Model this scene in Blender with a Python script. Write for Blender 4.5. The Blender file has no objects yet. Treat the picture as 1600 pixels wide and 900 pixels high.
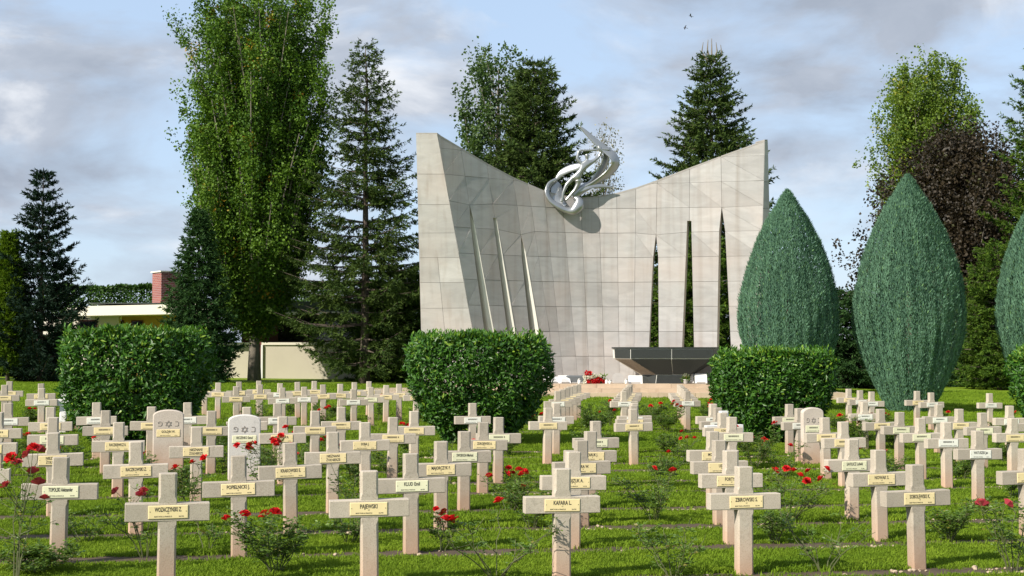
import bpy, bmesh, math, random
import numpy as np
from mathutils import Vector, Matrix, Euler
R = math.radians
random.seed(7); rng = np.random.default_rng(7)
scene = bpy.context.scene
COL = scene.collection

# ------------------------------------------------------------------ camera
F = 2200.0; PITCH = math.atan(90 / 2200); EYE = 1.785; SLOPE = .012
cam_d = bpy.data.cameras.new('camera'); cam = bpy.data.objects.new('camera', cam_d); COL.objects.link(cam)
cam_d.sensor_width = 36; cam_d.lens = 36 * F / 1600; cam_d.clip_start = .1; cam_d.clip_end = 5000
cam.location = (0, 0, EYE); cam.rotation_euler = (math.pi / 2 + PITCH, 0, 0)
scene.camera = cam
# ------------------------------------------------------------------ sun, sky, exposure
SUN_AZ, SUN_EL = R(50), R(36)
sd = bpy.data.lights.new('sun', 'SUN'); sd.energy = 4.3; sd.angle = R(.53); sd.color = (1, .93, .82)
sun = bpy.data.objects.new('sun', sd); COL.objects.link(sun)
sun.location = (-30, -30, 40)
sun.rotation_euler = Vector((math.sin(SUN_AZ) * math.cos(SUN_EL), math.cos(SUN_AZ) * math.cos(SUN_EL), -math.sin(SUN_EL))).to_track_quat('-Z', 'Y').to_euler()
scene.view_settings.view_transform = 'Standard'; scene.view_settings.look = 'None'
scene.view_settings.exposure = .76; scene.view_settings.gamma = 1
scene.cycles.max_bounces = 6; scene.cycles.diffuse_bounces = 3; scene.cycles.glossy_bounces = 2
scene.cycles.transmission_bounces = 3; scene.cycles.transparent_max_bounces = 4
scene.cycles.use_denoising = True
world = bpy.data.worlds.new('World'); scene.world = world; world.use_nodes = True
def build_world():
    nt = world.node_tree; N = nt.nodes; L = nt.links; N.clear()
    out = N.new('ShaderNodeOutputWorld'); bg = N.new('ShaderNodeBackground'); bg.inputs[1].default_value = .1
    sky = N.new('ShaderNodeTexSky'); sky.sky_type = 'NISHITA'; sky.sun_disc = False
    sky.sun_elevation = SUN_EL; sky.sun_rotation = math.pi + SUN_AZ; sky.air_density = 1.0; sky.dust_density = .6
    tc = N.new('ShaderNodeTexCoord')
    def noise(scale, loc, detail, rough, dist=0):
        mp = N.new('ShaderNodeMapping'); mp.inputs['Scale'].default_value = scale; mp.inputs['Location'].default_value = loc
        L.new(tc.outputs['Generated'], mp.inputs[0])
        n = N.new('ShaderNodeTexNoise'); n.inputs['Scale'].default_value = 1; n.inputs['Detail'].default_value = detail
        n.inputs['Roughness'].default_value = rough; n.inputs['Distortion'].default_value = dist
        L.new(mp.outputs[0], n.inputs['Vector']); return n
    def ramp(src, stops):
        r = N.new('ShaderNodeValToRGB'); e = r.color_ramp.elements
        e[0].position, e[0].color = stops[0][0], stops[0][1]; e[1].position, e[1].color = stops[-1][0], stops[-1][1]
        for p, c in stops[1:-1]:
            k = e.new(p); k.color = c
        L.new(src, r.inputs[0]); return r
    def g(v): return (v, v, v, 1)
    cover = ramp(noise((5.2, 5.2, 11.5), (5.39, 3.88, 1.45), 8, .56, .3).outputs[0], [(.41, g(0)), (.58, g(1))])
    shade = ramp(noise((8.5, 8.5, 19), (2.75, 7.31, .39), 8, .55, .35).outputs[0], [(.35, (2.4, 2.75, 3.35, 1)), (.52, (3.1, 3.45, 4.05, 1)), (.67, (5.2, 5.4, 5.75, 1))])
    # thin high veil lightens the blue
    veil = N.new('ShaderNodeMixRGB'); veil.inputs[0].default_value = .72; veil.inputs[2].default_value = (3.4, 4.35, 5.75, 1)
    L.new(sky.outputs[0], veil.inputs[1])
    mix = N.new('ShaderNodeMixRGB'); L.new(cover.outputs[0], mix.inputs[0]); L.new(veil.outputs[0], mix.inputs[1]); L.new(shade.outputs[0], mix.inputs[2])
    L.new(mix.outputs[0], bg.inputs[0]); L.new(bg.outputs[0], out.inputs[0])
build_world()

# ------------------------------------------------------------------ helpers
def ray(px, py):
    u = (px - 800) / F; v = (450 - py) / F
    return Vector((u, math.cos(PITCH) - v * math.sin(PITCH), math.sin(PITCH) + v * math.cos(PITCH)))
def at(px, py, Y):
    d = ray(px, py); t = Y / d.y
    return Vector((d.x * t, Y, EYE + d.z * t))
def ground(px, py):
    d = ray(px, py); t = -EYE / (d.z + SLOPE * d.x)
    return Vector((d.x * t, d.y * t, EYE + d.z * t))
def gz(x): return -SLOPE * x
def tag(o, label=None, cat=None, group=None, kind=None):
    if label: o['label'] = label
    if cat: o['category'] = cat
    if group: o['group'] = group
    if kind: o['kind'] = kind
    return o
def empty(name, loc, rz=0):
    o = bpy.data.objects.new(name, None); COL.objects.link(o); o.location = loc; o.rotation_euler = (0, 0, rz)
    o.empty_display_size = .1; return o
def link(name, me, parent=None, loc=None, rot=None, scale=None):
    o = bpy.data.objects.new(name, me); COL.objects.link(o)
    if parent: o.parent = parent
    if loc is not None: o.location = loc
    if rot is not None: o.rotation_euler = rot
    if scale is not None: o.scale = scale if hasattr(scale, '__len__') else (scale,) * 3
    return o
def np_mesh(name, V, F_list, mat, tint=None, smooth=False):
    """V (n,3); F_list arrays (m,k)"""
    V = np.asarray(V, dtype=np.float32); me = bpy.data.meshes.new(name)
    me.vertices.add(len(V)); me.vertices.foreach_set('co', V.ravel())
    F_list = [np.asarray(f, dtype=np.int32) for f in F_list if len(f)]
    tot = sum(f.size for f in F_list); np_ = sum(len(f) for f in F_list)
    me.loops.add(tot); me.loops.foreach_set('vertex_index', np.concatenate([f.ravel() for f in F_list]))
    me.polygons.add(np_)
    sizes = np.concatenate([np.full(len(f), f.shape[1], np.int32) for f in F_list])
    me.polygons.foreach_set('loop_start', np.concatenate([[0], np.cumsum(sizes)[:-1]]).astype(np.int32))
    me.polygons.foreach_set('use_smooth', np.full(np_, smooth))
    if tint is not None:
        a = me.attributes.new('tint', 'FLOAT', 'POINT'); a.data.foreach_set('value', np.asarray(tint, np.float32))
    me.update(calc_edges=True); me.validate()
    if mat: me.materials.append(mat)
    return me
class MB:
    def __init__(s): s.v = []; s.f = []
    def add(s, vs, fs):
        b = len(s.v); s.v += [tuple(v) for v in vs]; s.f += [tuple(i + b for i in f) for f in fs]; return s
    def box(s, x0, x1, y0, y1, z0, z1):
        return s.add([(x0, y0, z0), (x1, y0, z0), (x1, y1, z0), (x0, y1, z0), (x0, y0, z1), (x1, y0, z1), (x1, y1, z1), (x0, y1, z1)],
                     [(0, 3, 2, 1), (4, 5, 6, 7), (0, 1, 5, 4), (1, 2, 6, 5), (2, 3, 7, 6), (3, 0, 4, 7)])
    def loft(s, secs, cap=True):
        n = len(secs[0]); vs = [p for q in secs for p in q]; fs = []
        for k in range(len(secs) - 1):
            for i in range(n):
                j = (i + 1) % n; fs.append((k * n + i, k * n + j, (k + 1) * n + j, (k + 1) * n + i))
        if cap: fs.append(tuple(range(n - 1, -1, -1))); fs.append(tuple((len(secs) - 1) * n + i for i in range(n)))
        return s.add(vs, fs)
    def tube(s, pts, rad, n=6, cap=True):
        pts = [Vector(p) for p in pts]; secs = []
        for k, p in enumerate(pts):
            t = (pts[min(k + 1, len(pts) - 1)] - pts[max(k - 1, 0)])
            t = t.normalized() if t.length > 1e-9 else Vector((0, 0, 1))
            a = t.orthogonal().normalized() if k == 0 else (a - t * a.dot(t)).normalized()
            b = t.cross(a); r = rad[k] if hasattr(rad, '__len__') else rad
            secs.append([p + (a * math.cos(2 * math.pi * i / n) + b * math.sin(2 * math.pi * i / n)) * r for i in range(n)])
        return s.loft(secs, cap)
    def mesh(s, name, mat, smooth=False):
        me = bpy.data.meshes.new(name); me.from_pydata(s.v, [], s.f); me.update()
        if mat: me.materials.append(mat)
        if smooth: me.polygons.foreach_set('use_smooth', [True] * len(me.polygons))
        return me
    def build(s, name, mat, parent=None, smooth=False, **k):
        return link(name, s.mesh(name, mat, smooth), parent, **k)
def fix_normals(me):
    bm = bmesh.new(); bm.from_mesh(me); bmesh.ops.recalc_face_normals(bm, faces=bm.faces); bm.to_mesh(me); bm.free(); return me

# ------------------------------------------------------------------ materials
def new_mat(name):
    m = bpy.data.materials.new(name); m.use_nodes = True; nt = m.node_tree
    return m, nt, nt.nodes, nt.links, nt.nodes['Principled BSDF']
def rgba(c): return (c[0], c[1], c[2], 1)
def plain(name, c, rough=.6, metal=0, spec=.5, var=.12, scale=6, bump=0, bscale=60):
    m, nt, N, L, P = new_mat(name); P.inputs['Roughness'].default_value = rough; P.inputs['Metallic'].default_value = metal
    P.inputs['Specular IOR Level'].default_value = spec
    tc = N.new('ShaderNodeTexCoord'); n = N.new('ShaderNodeTexNoise'); n.inputs['Scale'].default_value = scale; n.inputs['Detail'].default_value = 5
    L.new(tc.outputs['Object'], n.inputs['Vector'])
    mx = N.new('ShaderNodeMixRGB'); mx.inputs[1].default_value = rgba([x * (1 - var) for x in c]); mx.inputs[2].default_value = rgba([min(1, x * (1 + var)) for x in c])
    L.new(n.outputs[0], mx.inputs[0]); L.new(mx.outputs[0], P.inputs['Base Color'])
    if bump:
        n2 = N.new('ShaderNodeTexNoise'); n2.inputs['Scale'].default_value = bscale; n2.inputs['Detail'].default_value = 4
        L.new(tc.outputs['Object'], n2.inputs['Vector']); b = N.new('ShaderNodeBump'); b.inputs['Strength'].default_value = bump; b.inputs['Distance'].default_value = .01
        L.new(n2.outputs[0], b.inputs['Height']); L.new(b.outputs[0], P.inputs['Normal'])
    return m
def leaf_mat(name, dark, light, extra=None, trans=.28, rough=.5, spec=.3):
    m, nt, N, L, P = new_mat(name); P.inputs['Roughness'].default_value = rough; P.inputs['Specular IOR Level'].default_value = spec
    at_ = N.new('ShaderNodeAttribute'); at_.attribute_name = 'tint'
    r = N.new('ShaderNodeValToRGB'); e = r.color_ramp.elements
    e[0].position, e[0].color = 0, rgba(dark); e[1].position, e[1].color = (.9 if extra else 1), rgba(light)
    if extra: k = e.new(1.0); k.color = rgba(extra)
    L.new(at_.outputs['Fac'], r.inputs[0]); L.new(r.outputs[0], P.inputs['Base Color'])
    t = N.new('ShaderNodeBsdfTranslucent'); g = N.new('ShaderNodeMixRGB'); g.blend_type = 'MULTIPLY'; g.inputs[0].default_value = 1
    g.inputs[2].default_value = (1.5, 1.5, .7, 1); L.new(r.outputs[0], g.inputs[1]); L.new(g.outputs[0], t.inputs[0])
    mx = N.new('ShaderNodeMixShader'); mx.inputs[0].default_value = trans
    L.new(P.outputs[0], mx.inputs[1]); L.new(t.outputs[0], mx.inputs[2]); L.new(mx.outputs[0], N['Material Output'].inputs[0])
    return m
def stone_cross_mat(name, base, stain, stain_h=.42):
    m, nt, N, L, P = new_mat(name); P.inputs['Roughness'].default_value = .9; P.inputs['Specular IOR Level'].default_value = .2
    tc = N.new('ShaderNodeTexCoord'); oi = N.new('ShaderNodeObjectInfo')
    add = N.new('ShaderNodeVectorMath'); add.operation = 'MULTIPLY_ADD'; add.inputs[1].default_value = (1, 1, 1)
    L.new(tc.outputs['Object'], add.inputs[0])
    off = N.new('ShaderNodeVectorMath'); off.operation = 'SCALE'; off.inputs[0].default_value = (13, 7, 3); L.new(oi.outputs['Random'], off.inputs['Scale'])
    L.new(off.outputs[0], add.inputs[2])
    def noise(sc, det=4):
        n = N.new('ShaderNodeTexNoise'); n.inputs['Scale'].default_value = sc; n.inputs['Detail'].default_value = det; L.new(add.outputs[0], n.inputs['Vector']); return n
    n1 = noise(5); n2 = noise(140, 2); n3 = noise(22, 4)
    c1 = N.new('ShaderNodeMixRGB'); c1.inputs[1].default_value = rgba([x * .82 for x in base]); c1.inputs[2].default_value = rgba([min(1, x * 1.12) for x in base]); L.new(n1.outputs[0], c1.inputs[0])
    sp = N.new('ShaderNodeValToRGB'); sp.color_ramp.elements[0].position = .33; sp.color_ramp.elements[0].color = (.55, .5, .46, 1); sp.color_ramp.elements[1].position = .5; sp.color_ramp.elements[1].color = (1, 1, 1, 1)
    L.new(n2.outputs[0], sp.inputs[0])
    c2 = N.new('ShaderNodeMixRGB'); c2.blend_type = 'MULTIPLY'; c2.inputs[0].default_value = .55; L.new(c1.outputs[0], c2.inputs[1]); L.new(sp.outputs[0], c2.inputs[2])
    # lichen / weather blotches
    bl = N.new('ShaderNodeValToRGB'); bl.color_ramp.elements[0].position = .58; bl.color_ramp.elements[0].color = (0, 0, 0, 1); bl.color_ramp.elements[1].position = .72; bl.color_ramp.elements[1].color = (1, 1, 1, 1)
    L.new(n3.outputs[0], bl.inputs[0])
    f = N.new('ShaderNodeMath'); f.operation = 'MULTIPLY'; f.inputs[1].default_value = .65; L.new(bl.outputs[0], f.inputs[0])
    c3 = N.new('ShaderNodeMixRGB'); c3.inputs[2].default_value = rgba([x * .72 for x in base]); L.new(f.outputs[0], c3.inputs[0]); L.new(c2.outputs[0], c3.inputs[1])
    # earth splashed up the foot
    sx = N.new('ShaderNodeSeparateXYZ'); L.new(tc.outputs['Object'], sx.inputs[0])
    ad = N.new('ShaderNodeMath'); ad.operation = 'MULTIPLY_ADD'; ad.inputs[1].default_value = .25; L.new(n1.outputs[0], ad.inputs[0]); L.new(sx.outputs['Z'], ad.inputs[2])
    mr = N.new('ShaderNodeMapRange'); mr.inputs[1].default_value = .12; mr.inputs[2].default_value = stain_h + .12; mr.inputs[3].default_value = .85; mr.inputs[4].default_value = 0; L.new(ad.outputs[0], mr.inputs[0])
    c4 = N.new('ShaderNodeMixRGB'); c4.inputs[2].default_value = rgba(stain); L.new(mr.outputs[0], c4.inputs[0]); L.new(c3.outputs[0], c4.inputs[1])
    hs = N.new('ShaderNodeHueSaturation'); v = N.new('ShaderNodeMapRange'); v.inputs[3].default_value = .86; v.inputs[4].default_value = 1.12; L.new(oi.outputs['Random'], v.inputs[0]); L.new(v.outputs[0], hs.inputs['Value'])
    L.new(c4.outputs[0], hs.inputs['Color']); L.new(hs.outputs[0], P.inputs['Base Color'])
    b = N.new('ShaderNodeBump'); b.inputs['Strength'].default_value = .5; b.inputs['Distance'].default_value = .004; L.new(n2.outputs[0], b.inputs['Height']); L.new(b.outputs[0], P.inputs['Normal'])
    return m
def slab_mat(name, base, lo, hi, pink):
    m, nt, N, L, P = new_mat(name); P.inputs['Roughness'].default_value = .62; P.inputs['Specular IOR Level'].default_value = .35
    tc = N.new('ShaderNodeTexCoord'); oi = N.new('ShaderNodeObjectInfo')
    off = N.new('ShaderNodeVectorMath'); off.operation = 'SCALE'; off.inputs[0].default_value = (40, 23, 31); L.new(oi.outputs['Random'], off.inputs['Scale'])
    add = N.new('ShaderNodeVectorMath'); L.new(tc.outputs['Object'], add.inputs[0]); L.new(off.outputs[0], add.inputs[1])
    mp = N.new('ShaderNodeMapping'); mp.inputs['Rotation'].default_value = (0, .7, .2); mp.inputs['Scale'].default_value = (.55, .55, 1.6); L.new(add.outputs[0], mp.inputs[0])
    n1 = N.new('ShaderNodeTexNoise'); n1.inputs['Scale'].default_value = 1.6; n1.inputs['Detail'].default_value = 7; n1.inputs['Roughness'].default_value = .62; n1.inputs['Distortion'].default_value = .8; L.new(mp.outputs[0], n1.inputs['Vector'])
    n2 = N.new('ShaderNodeTexNoise'); n2.inputs['Scale'].default_value = .55; n2.inputs['Detail'].default_value = 4; L.new(tc.outputs['Object'], n2.inputs['Vector'])
    c1 = N.new('ShaderNodeValToRGB'); e = c1.color_ramp.elements; e[0].position = .3; e[0].color = rgba([x * .82 for x in base]); e[1].position = .7; e[1].color = rgba([x * 1.1 for x in base]); L.new(n1.outputs[0], c1.inputs[0])
    r2 = N.new('ShaderNodeMapRange'); r2.inputs[1].default_value = .42; r2.inputs[2].default_value = .68; r2.inputs[4].default_value = .55; L.new(n2.outputs[0], r2.inputs[0])
    c2 = N.new('ShaderNodeMixRGB'); c2.inputs[2].default_value = rgba(pink); L.new(r2.outputs[0], c2.inputs[0]); L.new(c1.outputs[0], c2.inputs[1])
    # rain streaks running down the face
    ms = N.new('ShaderNodeMapping'); ms.inputs['Scale'].default_value = (3.2, 3.2, .12); L.new(tc.outputs['Object'], ms.inputs[0])
    n3 = N.new('ShaderNodeTexNoise'); n3.inputs['Scale'].default_value = 1.4; n3.inputs['Detail'].default_value = 5; L.new(ms.outputs[0], n3.inputs['Vector'])
    r3 = N.new('ShaderNodeMapRange'); r3.inputs[1].default_value = .5; r3.inputs[2].default_value = .78; r3.inputs[4].default_value = .6; L.new(n3.outputs[0], r3.inputs[0])
    c3 = N.new('ShaderNodeMixRGB'); c3.blend_type = 'MULTIPLY'; c3.inputs[2].default_value = (.72, .66, .6, 1); L.new(r3.outputs[0], c3.inputs[0]); L.new(c2.outputs[0], c3.inputs[1])
    hs = N.new('ShaderNodeHueSaturation'); v = N.new('ShaderNodeMapRange'); v.inputs[3].default_value = lo; v.inputs[4].default_value = hi; L.new(oi.outputs['Random'], v.inputs[0]); L.new(v.outputs[0], hs.inputs['Value'])
    L.new(c3.outputs[0], hs.inputs['Color']); L.new(hs.outputs[0], P.inputs['Base Color'])
    return m
def brick_mat():
    m, nt, N, L, P = new_mat('red_brick'); P.inputs['Roughness'].default_value = .9
    tc = N.new('ShaderNodeTexCoord'); sx = N.new('ShaderNodeSeparateXYZ'); L.new(tc.outputs['Object'], sx.inputs[0])
    ad = N.new('ShaderNodeMath'); L.new(sx.outputs[0], ad.inputs[0]); L.new(sx.outputs[1], ad.inputs[1])
    cb = N.new('ShaderNodeCombineXYZ'); L.new(ad.outputs[0], cb.inputs[0]); L.new(sx.outputs[2], cb.inputs[1])
    b = N.new('ShaderNodeTexBrick'); b.inputs['Scale'].default_value = 1; b.inputs['Brick Width'].default_value = .24; b.inputs['Row Height'].default_value = .09; b.inputs['Mortar Size'].default_value = .012
    b.inputs['Color1'].default_value = (.28, .075, .055, 1); b.inputs['Color2'].default_value = (.2, .05, .045, 1); b.inputs['Mortar'].default_value = (.34, .24, .22, 1)
    L.new(cb.outputs[0], b.inputs['Vector']); L.new(b.outputs[0], P.inputs['Base Color'])
    bp = N.new('ShaderNodeBump'); bp.inputs['Strength'].default_value = .5; bp.inputs['Distance'].default_value = .01; bp.invert = True; L.new(b.outputs['Fac'], bp.inputs['Height']); L.new(bp.outputs[0], P.inputs['Normal'])
    return m
def lawn_mat(name, leafy):
    m, nt, N, L, P = new_mat(name); P.inputs['Roughness'].default_value = .75; P.inputs['Specular IOR Level'].default_value = .15
    ge = N.new('ShaderNodeNewGeometry')
    def noise(sc, det, loc=(0, 0, 0), scl=(1, 1, 1)):
        mp = N.new('ShaderNodeMapping'); mp.inputs['Location'].default_value = loc; mp.inputs['Scale'].default_value = scl; L.new(ge.outputs['Position'], mp.inputs[0])
        n = N.new('ShaderNodeTexNoise'); n.inputs['Scale'].default_value = sc; n.inputs['Detail'].default_value = det; L.new(mp.outputs[0], n.inputs['Vector']); return n
    a = noise(.55, 5); b = noise(3.5, 4, (5, 2, 0)); c = noise(16, 3)
    r = N.new('ShaderNodeValToRGB'); e = r.color_ramp.elements; e[0].position = .3; e[0].color = (.115, .195, .012, 1); e[1].position = .72; e[1].color = (.195, .285, .022, 1); L.new(a.outputs[0], r.inputs[0])
    r2 = N.new('ShaderNodeValToRGB'); e = r2.color_ramp.elements; e[0].position = .32; e[0].color = (.78, .84, .7, 1); e[1].position = .66; e[1].color = (1.2, 1.15, 1.1, 1); L.new(b.outputs[0], r2.inputs[0])
    m1 = N.new('ShaderNodeMixRGB'); m1.blend_type = 'MULTIPLY'; m1.inputs[0].default_value = .8; L.new(r.outputs[0], m1.inputs[1]); L.new(r2.outputs[0], m1.inputs[2])
    last = m1
    if leafy:
        oi = N.new('ShaderNodeObjectInfo'); hs = N.new('ShaderNodeHueSaturation'); v = N.new('ShaderNodeMapRange'); v.inputs[3].default_value = .82; v.inputs[4].default_value = 1.2; L.new(oi.outputs['Random'], v.inputs[0]); L.new(v.outputs[0], hs.inputs['Value'])
        L.new(m1.outputs[0], hs.inputs['Color']); last = hs
        t = N.new('ShaderNodeBsdfTranslucent'); L.new(last.outputs[0], t.inputs[0]); mx = N.new('ShaderNodeMixShader'); mx.inputs[0].default_value = .35
        L.new(P.outputs[0], mx.inputs[1]); L.new(t.outputs[0], mx.inputs[2]); L.new(mx.outputs[0], N['Material Output'].inputs[0])
    else:
        bp = N.new('ShaderNodeBump'); bp.inputs['Strength'].default_value = .8; bp.inputs['Distance'].default_value = .06; L.new(c.outputs[0], bp.inputs['Height']); L.new(bp.outputs[0], P.inputs['Normal'])
    L.new(last.outputs[0], P.inputs['Base Color'])
    return m
M = {}
M['lawn'] = lawn_mat('lawn', False); M['grass'] = lawn_mat('grass_blade', True)
M['soil'] = plain('soil', (.070, .046, .026), .95, var=.6, scale=5, bump=1, bscale=30)
M['pebble'] = plain('pebble', (.40, .31, .22), .9, var=.35, scale=9)
M['cross'] = stone_cross_mat('cross_stone', (.46, .405, .33), (.45, .285, .185))
M['whitecross'] = stone_cross_mat('white_stone', (.78, .77, .75), (.70, .66, .6), .1)
M['stele'] = stone_cross_mat('stele_stone', (.55, .48, .41), (.44, .25, .15), .45)
M['stele_pale'] = stone_cross_mat('pale_stele_stone', (.68, .65, .61), (.6, .47, .40), .25)
M['engraving'] = plain('engraved_stone', (.30, .265, .23), .9)
M['brass'] = plain('brass_plate', (.76, .62, .34), .45, var=.1, scale=14)
M['cream'] = plain('cream_plate', (.72, .70, .48), .45, var=.1, scale=14)
M['white'] = plain('white_plate', (.76, .75, .66), .45, var=.06, scale=14)
M['ink'] = plain('black_lettering', (.03, .026, .022), .6)
M['slab'] = slab_mat('marble_slab', (.395, .382, .372), .88, 1.08, (.425, .36, .325))
M['core'] = plain('wall_core', (.29, .24, .205), .9, var=.2)
M['coping'] = plain('coping_stone', (.30, .28, .26), .8, var=.2)
M['jamb'] = plain('slot_jamb', (.50, .45, .39), .7, var=.1, scale=2)
M['reveal'] = plain('sunlit_reveal', (.66, .63, .57), .7, var=.08, scale=2)  # paler than the jamb: sunlight on the slot edge put into the colour
M['step'] = slab_mat('terrace_stone', (.47, .37, .27), .92, 1.08, (.48, .36, .25))
M['silver'] = plain('brushed_aluminium', (.34, .35, .35), .3, metal=.7, var=.05, scale=3)
M['granite'] = plain('black_granite', (.030, .034, .033), .5, spec=.3, var=.5, scale=40)
M['granite_reflect'] = plain('granite_reflection', (.24, .205, .175), .6, var=.5, scale=30)  # black granite with a brown reflection put into the colour
M['grout'] = plain('pale_joint', (.62, .62, .58), .8)
M['marble_white'] = plain('white_marble', (.74, .73, .71), .5, var=.06)
M['marble_grey'] = plain('grey_marble', (.38, .36, .34), .6, var=.12)
M['red_petal'] = leaf_mat('red_petal', (.34, .006, .010), (.68, .018, .022), trans=.22, rough=.6)
M['pink_petal'] = leaf_mat('pink_petal', (.3, .02, .045), (.55, .08, .10), trans=.18, rough=.6)
M['white_petal'] = leaf_mat('white_petal', (.6, .58, .52), (.82, .8, .75), trans=.2)
M['rose_leaf'] = leaf_mat('rose_leaf', (.042, .095, .014), (.14, .22, .034), (.18, .14, .03), rough=.45)
M['rose_stem'] = plain('rose_stem', (.085, .095, .035), .8, var=.35, scale=20)
M['laurel'] = leaf_mat('laurel_leaf', (.016, .062, .008), (.062, .165, .012), (.19, .29, .025), trans=.16, rough=.45, spec=.35)
M['bark'] = plain('bark', (.085, .065, .05), .95, var=.4, scale=7, bump=1, bscale=18)
M['grey_bark'] = plain('grey_bark', (.19, .165, .13), .95, var=.3, scale=7, bump=1, bscale=18)
M['poplar'] = leaf_mat('poplar_leaf', (.032, .080, .010), (.122, .212, .020), (.36, .18, .02), trans=.17, spec=.15)
M['poplar_yellow'] = leaf_mat('yellow_poplar_leaf', (.05, .10, .012), (.175, .25, .026), (.36, .32, .03))
M['olive'] = leaf_mat('broadleaf', (.030, .066, .016), (.085, .142, .035), (.2, .19, .06))
M['spruce'] = leaf_mat('spruce_needles', (.018, .040, .012), (.095, .140, .030), (.2, .16, .06), trans=.14, spec=.08, rough=.7)
M['fir'] = leaf_mat('fir_needles', (.014, .042, .015), (.060, .118, .032), trans=.12, spec=.08, rough=.7)
M['darkfir'] = leaf_mat('dark_fir_needles', (.006, .016, .010), (.022, .044, .024), trans=.06, spec=.08, rough=.7)
M['brightfir'] = leaf_mat('bright_conifer', (.022, .060, .010), (.115, .180, .020), trans=.14, spec=.08, rough=.7)
M['golden'] = leaf_mat('golden_conifer', (.045, .092, .008), (.135, .205, .014), trans=.2, spec=.08, rough=.7)
M['cypress'] = leaf_mat('blue_cypress', (.042, .105, .068), (.145, .275, .175), (.15, .28, .09), trans=.1, rough=.7)
M['beech'] = leaf_mat('copper_beech_leaf', (.013, .011, .006), (.050, .036, .019), (.06, .075, .02), trans=.2)
M['birch'] = leaf_mat('birch_leaf', (.12, .13, .10), (.34, .33, .26), (.4, .35, .2))
M['hedge'] = leaf_mat('hedge_leaf', (.018, .055, .012), (.07, .14, .02), trans=.15)
M['cream_render'] = plain('cream_render', (.50, .455, .36), .85, var=.07, scale=1.2)
M['fascia'] = plain('fascia_paint', (.88, .83, .68), .7, var=.06, scale=.8)
M['white_render'] = plain('white_render', (.70, .65, .54), .85, var=.06, scale=1.5)
M['felt_and_shade'] = plain('felt_and_shade', (.10, .12, .11), .9, var=.25)  # also paints the tree shade on the right wing's fascia
M['ochre'] = plain('ochre_render', (.52, .33, .08), .85, var=.08)
M['glass'] = plain('dark_glass', (.015, .017, .02), .08, spec=.7)
M['brown_wood'] = plain('brown_frame', (.13, .035, .025), .6)
M['brick'] = brick_mat()
M['bird'] = plain('dark_feathers', (.02, .02, .025), .8)
M['conifer_cone'] = plain('fir_cone', (.28, .17, .08), .8)

# ------------------------------------------------------------------ ground
def build_ground():
    xs = np.array([-900, -300, -120, -60, -30, -12, 0, 12, 30, 60, 120, 300, 900.]); ys = np.array([-60, 0, 8, 16, 24, 36, 50, 70, 100, 200, 500, 1500.])
    V = [(x, y, gz(max(-60, min(60, x)))) for y in ys for x in xs]; n = len(xs)
    Fq = [(j * n + i, j * n + i + 1, (j + 1) * n + i + 1, (j + 1) * n + i) for j in range(len(ys) - 1) for i in range(n - 1)]
    o = link('lawn', np_mesh('lawn', V, [Fq], M['lawn'])); tag(o, kind='structure')
build_ground()
ROW_ANG = R(12.5); CA, SA = math.cos(ROW_ANG), math.sin(ROW_ANG)
ROWS = [10.5, 12.05, 13.5, 15.0, 16.75, 18.0, 19.6, 20.75, 22.0, 23.2]
FAR_ROWS = [28.4, 29.4, 30.5, 31.6, 32.7, 33.9, 34.9]
def row_of(x, y):
    v = y * CA - x * SA; allr = ROWS + FAR_ROWS
    return min(range(len(allr)), key=lambda i: abs(allr[i] - v))
def bed_dist(X, Y):
    v = Y * CA - X * SA
    return np.min(np.abs(v[:, None] - np.array(BED_V)[None, :]), axis=1)
BED_V = [r - .10 for r in ROWS] + [v for v in (28.4, 29.5, 30.6, 31.7, 32.8, 33.9, 35.0)] + [8.95]
def build_beds():
    for v in BED_V:
        w0, w1 = .25, .22
        mb = MB(); n = 60; x0, x1 = (-16, 18) if v > 25 else (-9, 11)
        r = random.Random(int(v * 100)); A = []; B = []
        for i in range(n + 1):
            s = x0 + (x1 - x0) * i / n
            a = v - w0 + r.uniform(-.025, .025); b = v + w1 + r.uniform(-.025, .025)
            for arr, q in ((A, a), (B, b)):
                X = s * CA - q * SA; Y = s * SA + q * CA; arr.append((X, Y, gz(X) + .004))
        mb.add(A + B, [(i, i + 1, n + 2 + i, n + 1 + i) for i in range(n)])
        tag(mb.build('flower_bed', M['soil']), kind='structure')
build_beds()
def scatter_nodes(inst):
    ng = bpy.data.node_groups.new('scatter_' + inst.name, 'GeometryNodeTree')
    ng.interface.new_socket('Geometry', in_out='INPUT', socket_type='NodeSocketGeometry'); ng.interface.new_socket('Geometry', in_out='OUTPUT', socket_type='NodeSocketGeometry')
    N, L = ng.nodes, ng.links; gi = N.new('NodeGroupInput'); go = N.new('NodeGroupOutput')
    io = N.new('GeometryNodeInstanceOnPoints'); ob = N.new('GeometryNodeObjectInfo'); ob.inputs[0].default_value = inst; ob.inputs['As Instance'].default_value = True
    ar = N.new('GeometryNodeInputNamedAttribute'); ar.data_type = 'FLOAT_VECTOR'; ar.inputs[0].default_value = 'rot'
    sc = N.new('GeometryNodeInputNamedAttribute'); sc.data_type = 'FLOAT'; sc.inputs[0].default_value = 'scl'
    L.new(gi.outputs[0], io.inputs['Points']); L.new(ob.outputs['Geometry'], io.inputs['Instance']); L.new(ar.outputs['Attribute'], io.inputs['Rotation']); L.new(sc.outputs['Attribute'], io.inputs['Scale'])
    L.new(io.outputs[0], go.inputs[0]); return ng
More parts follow.
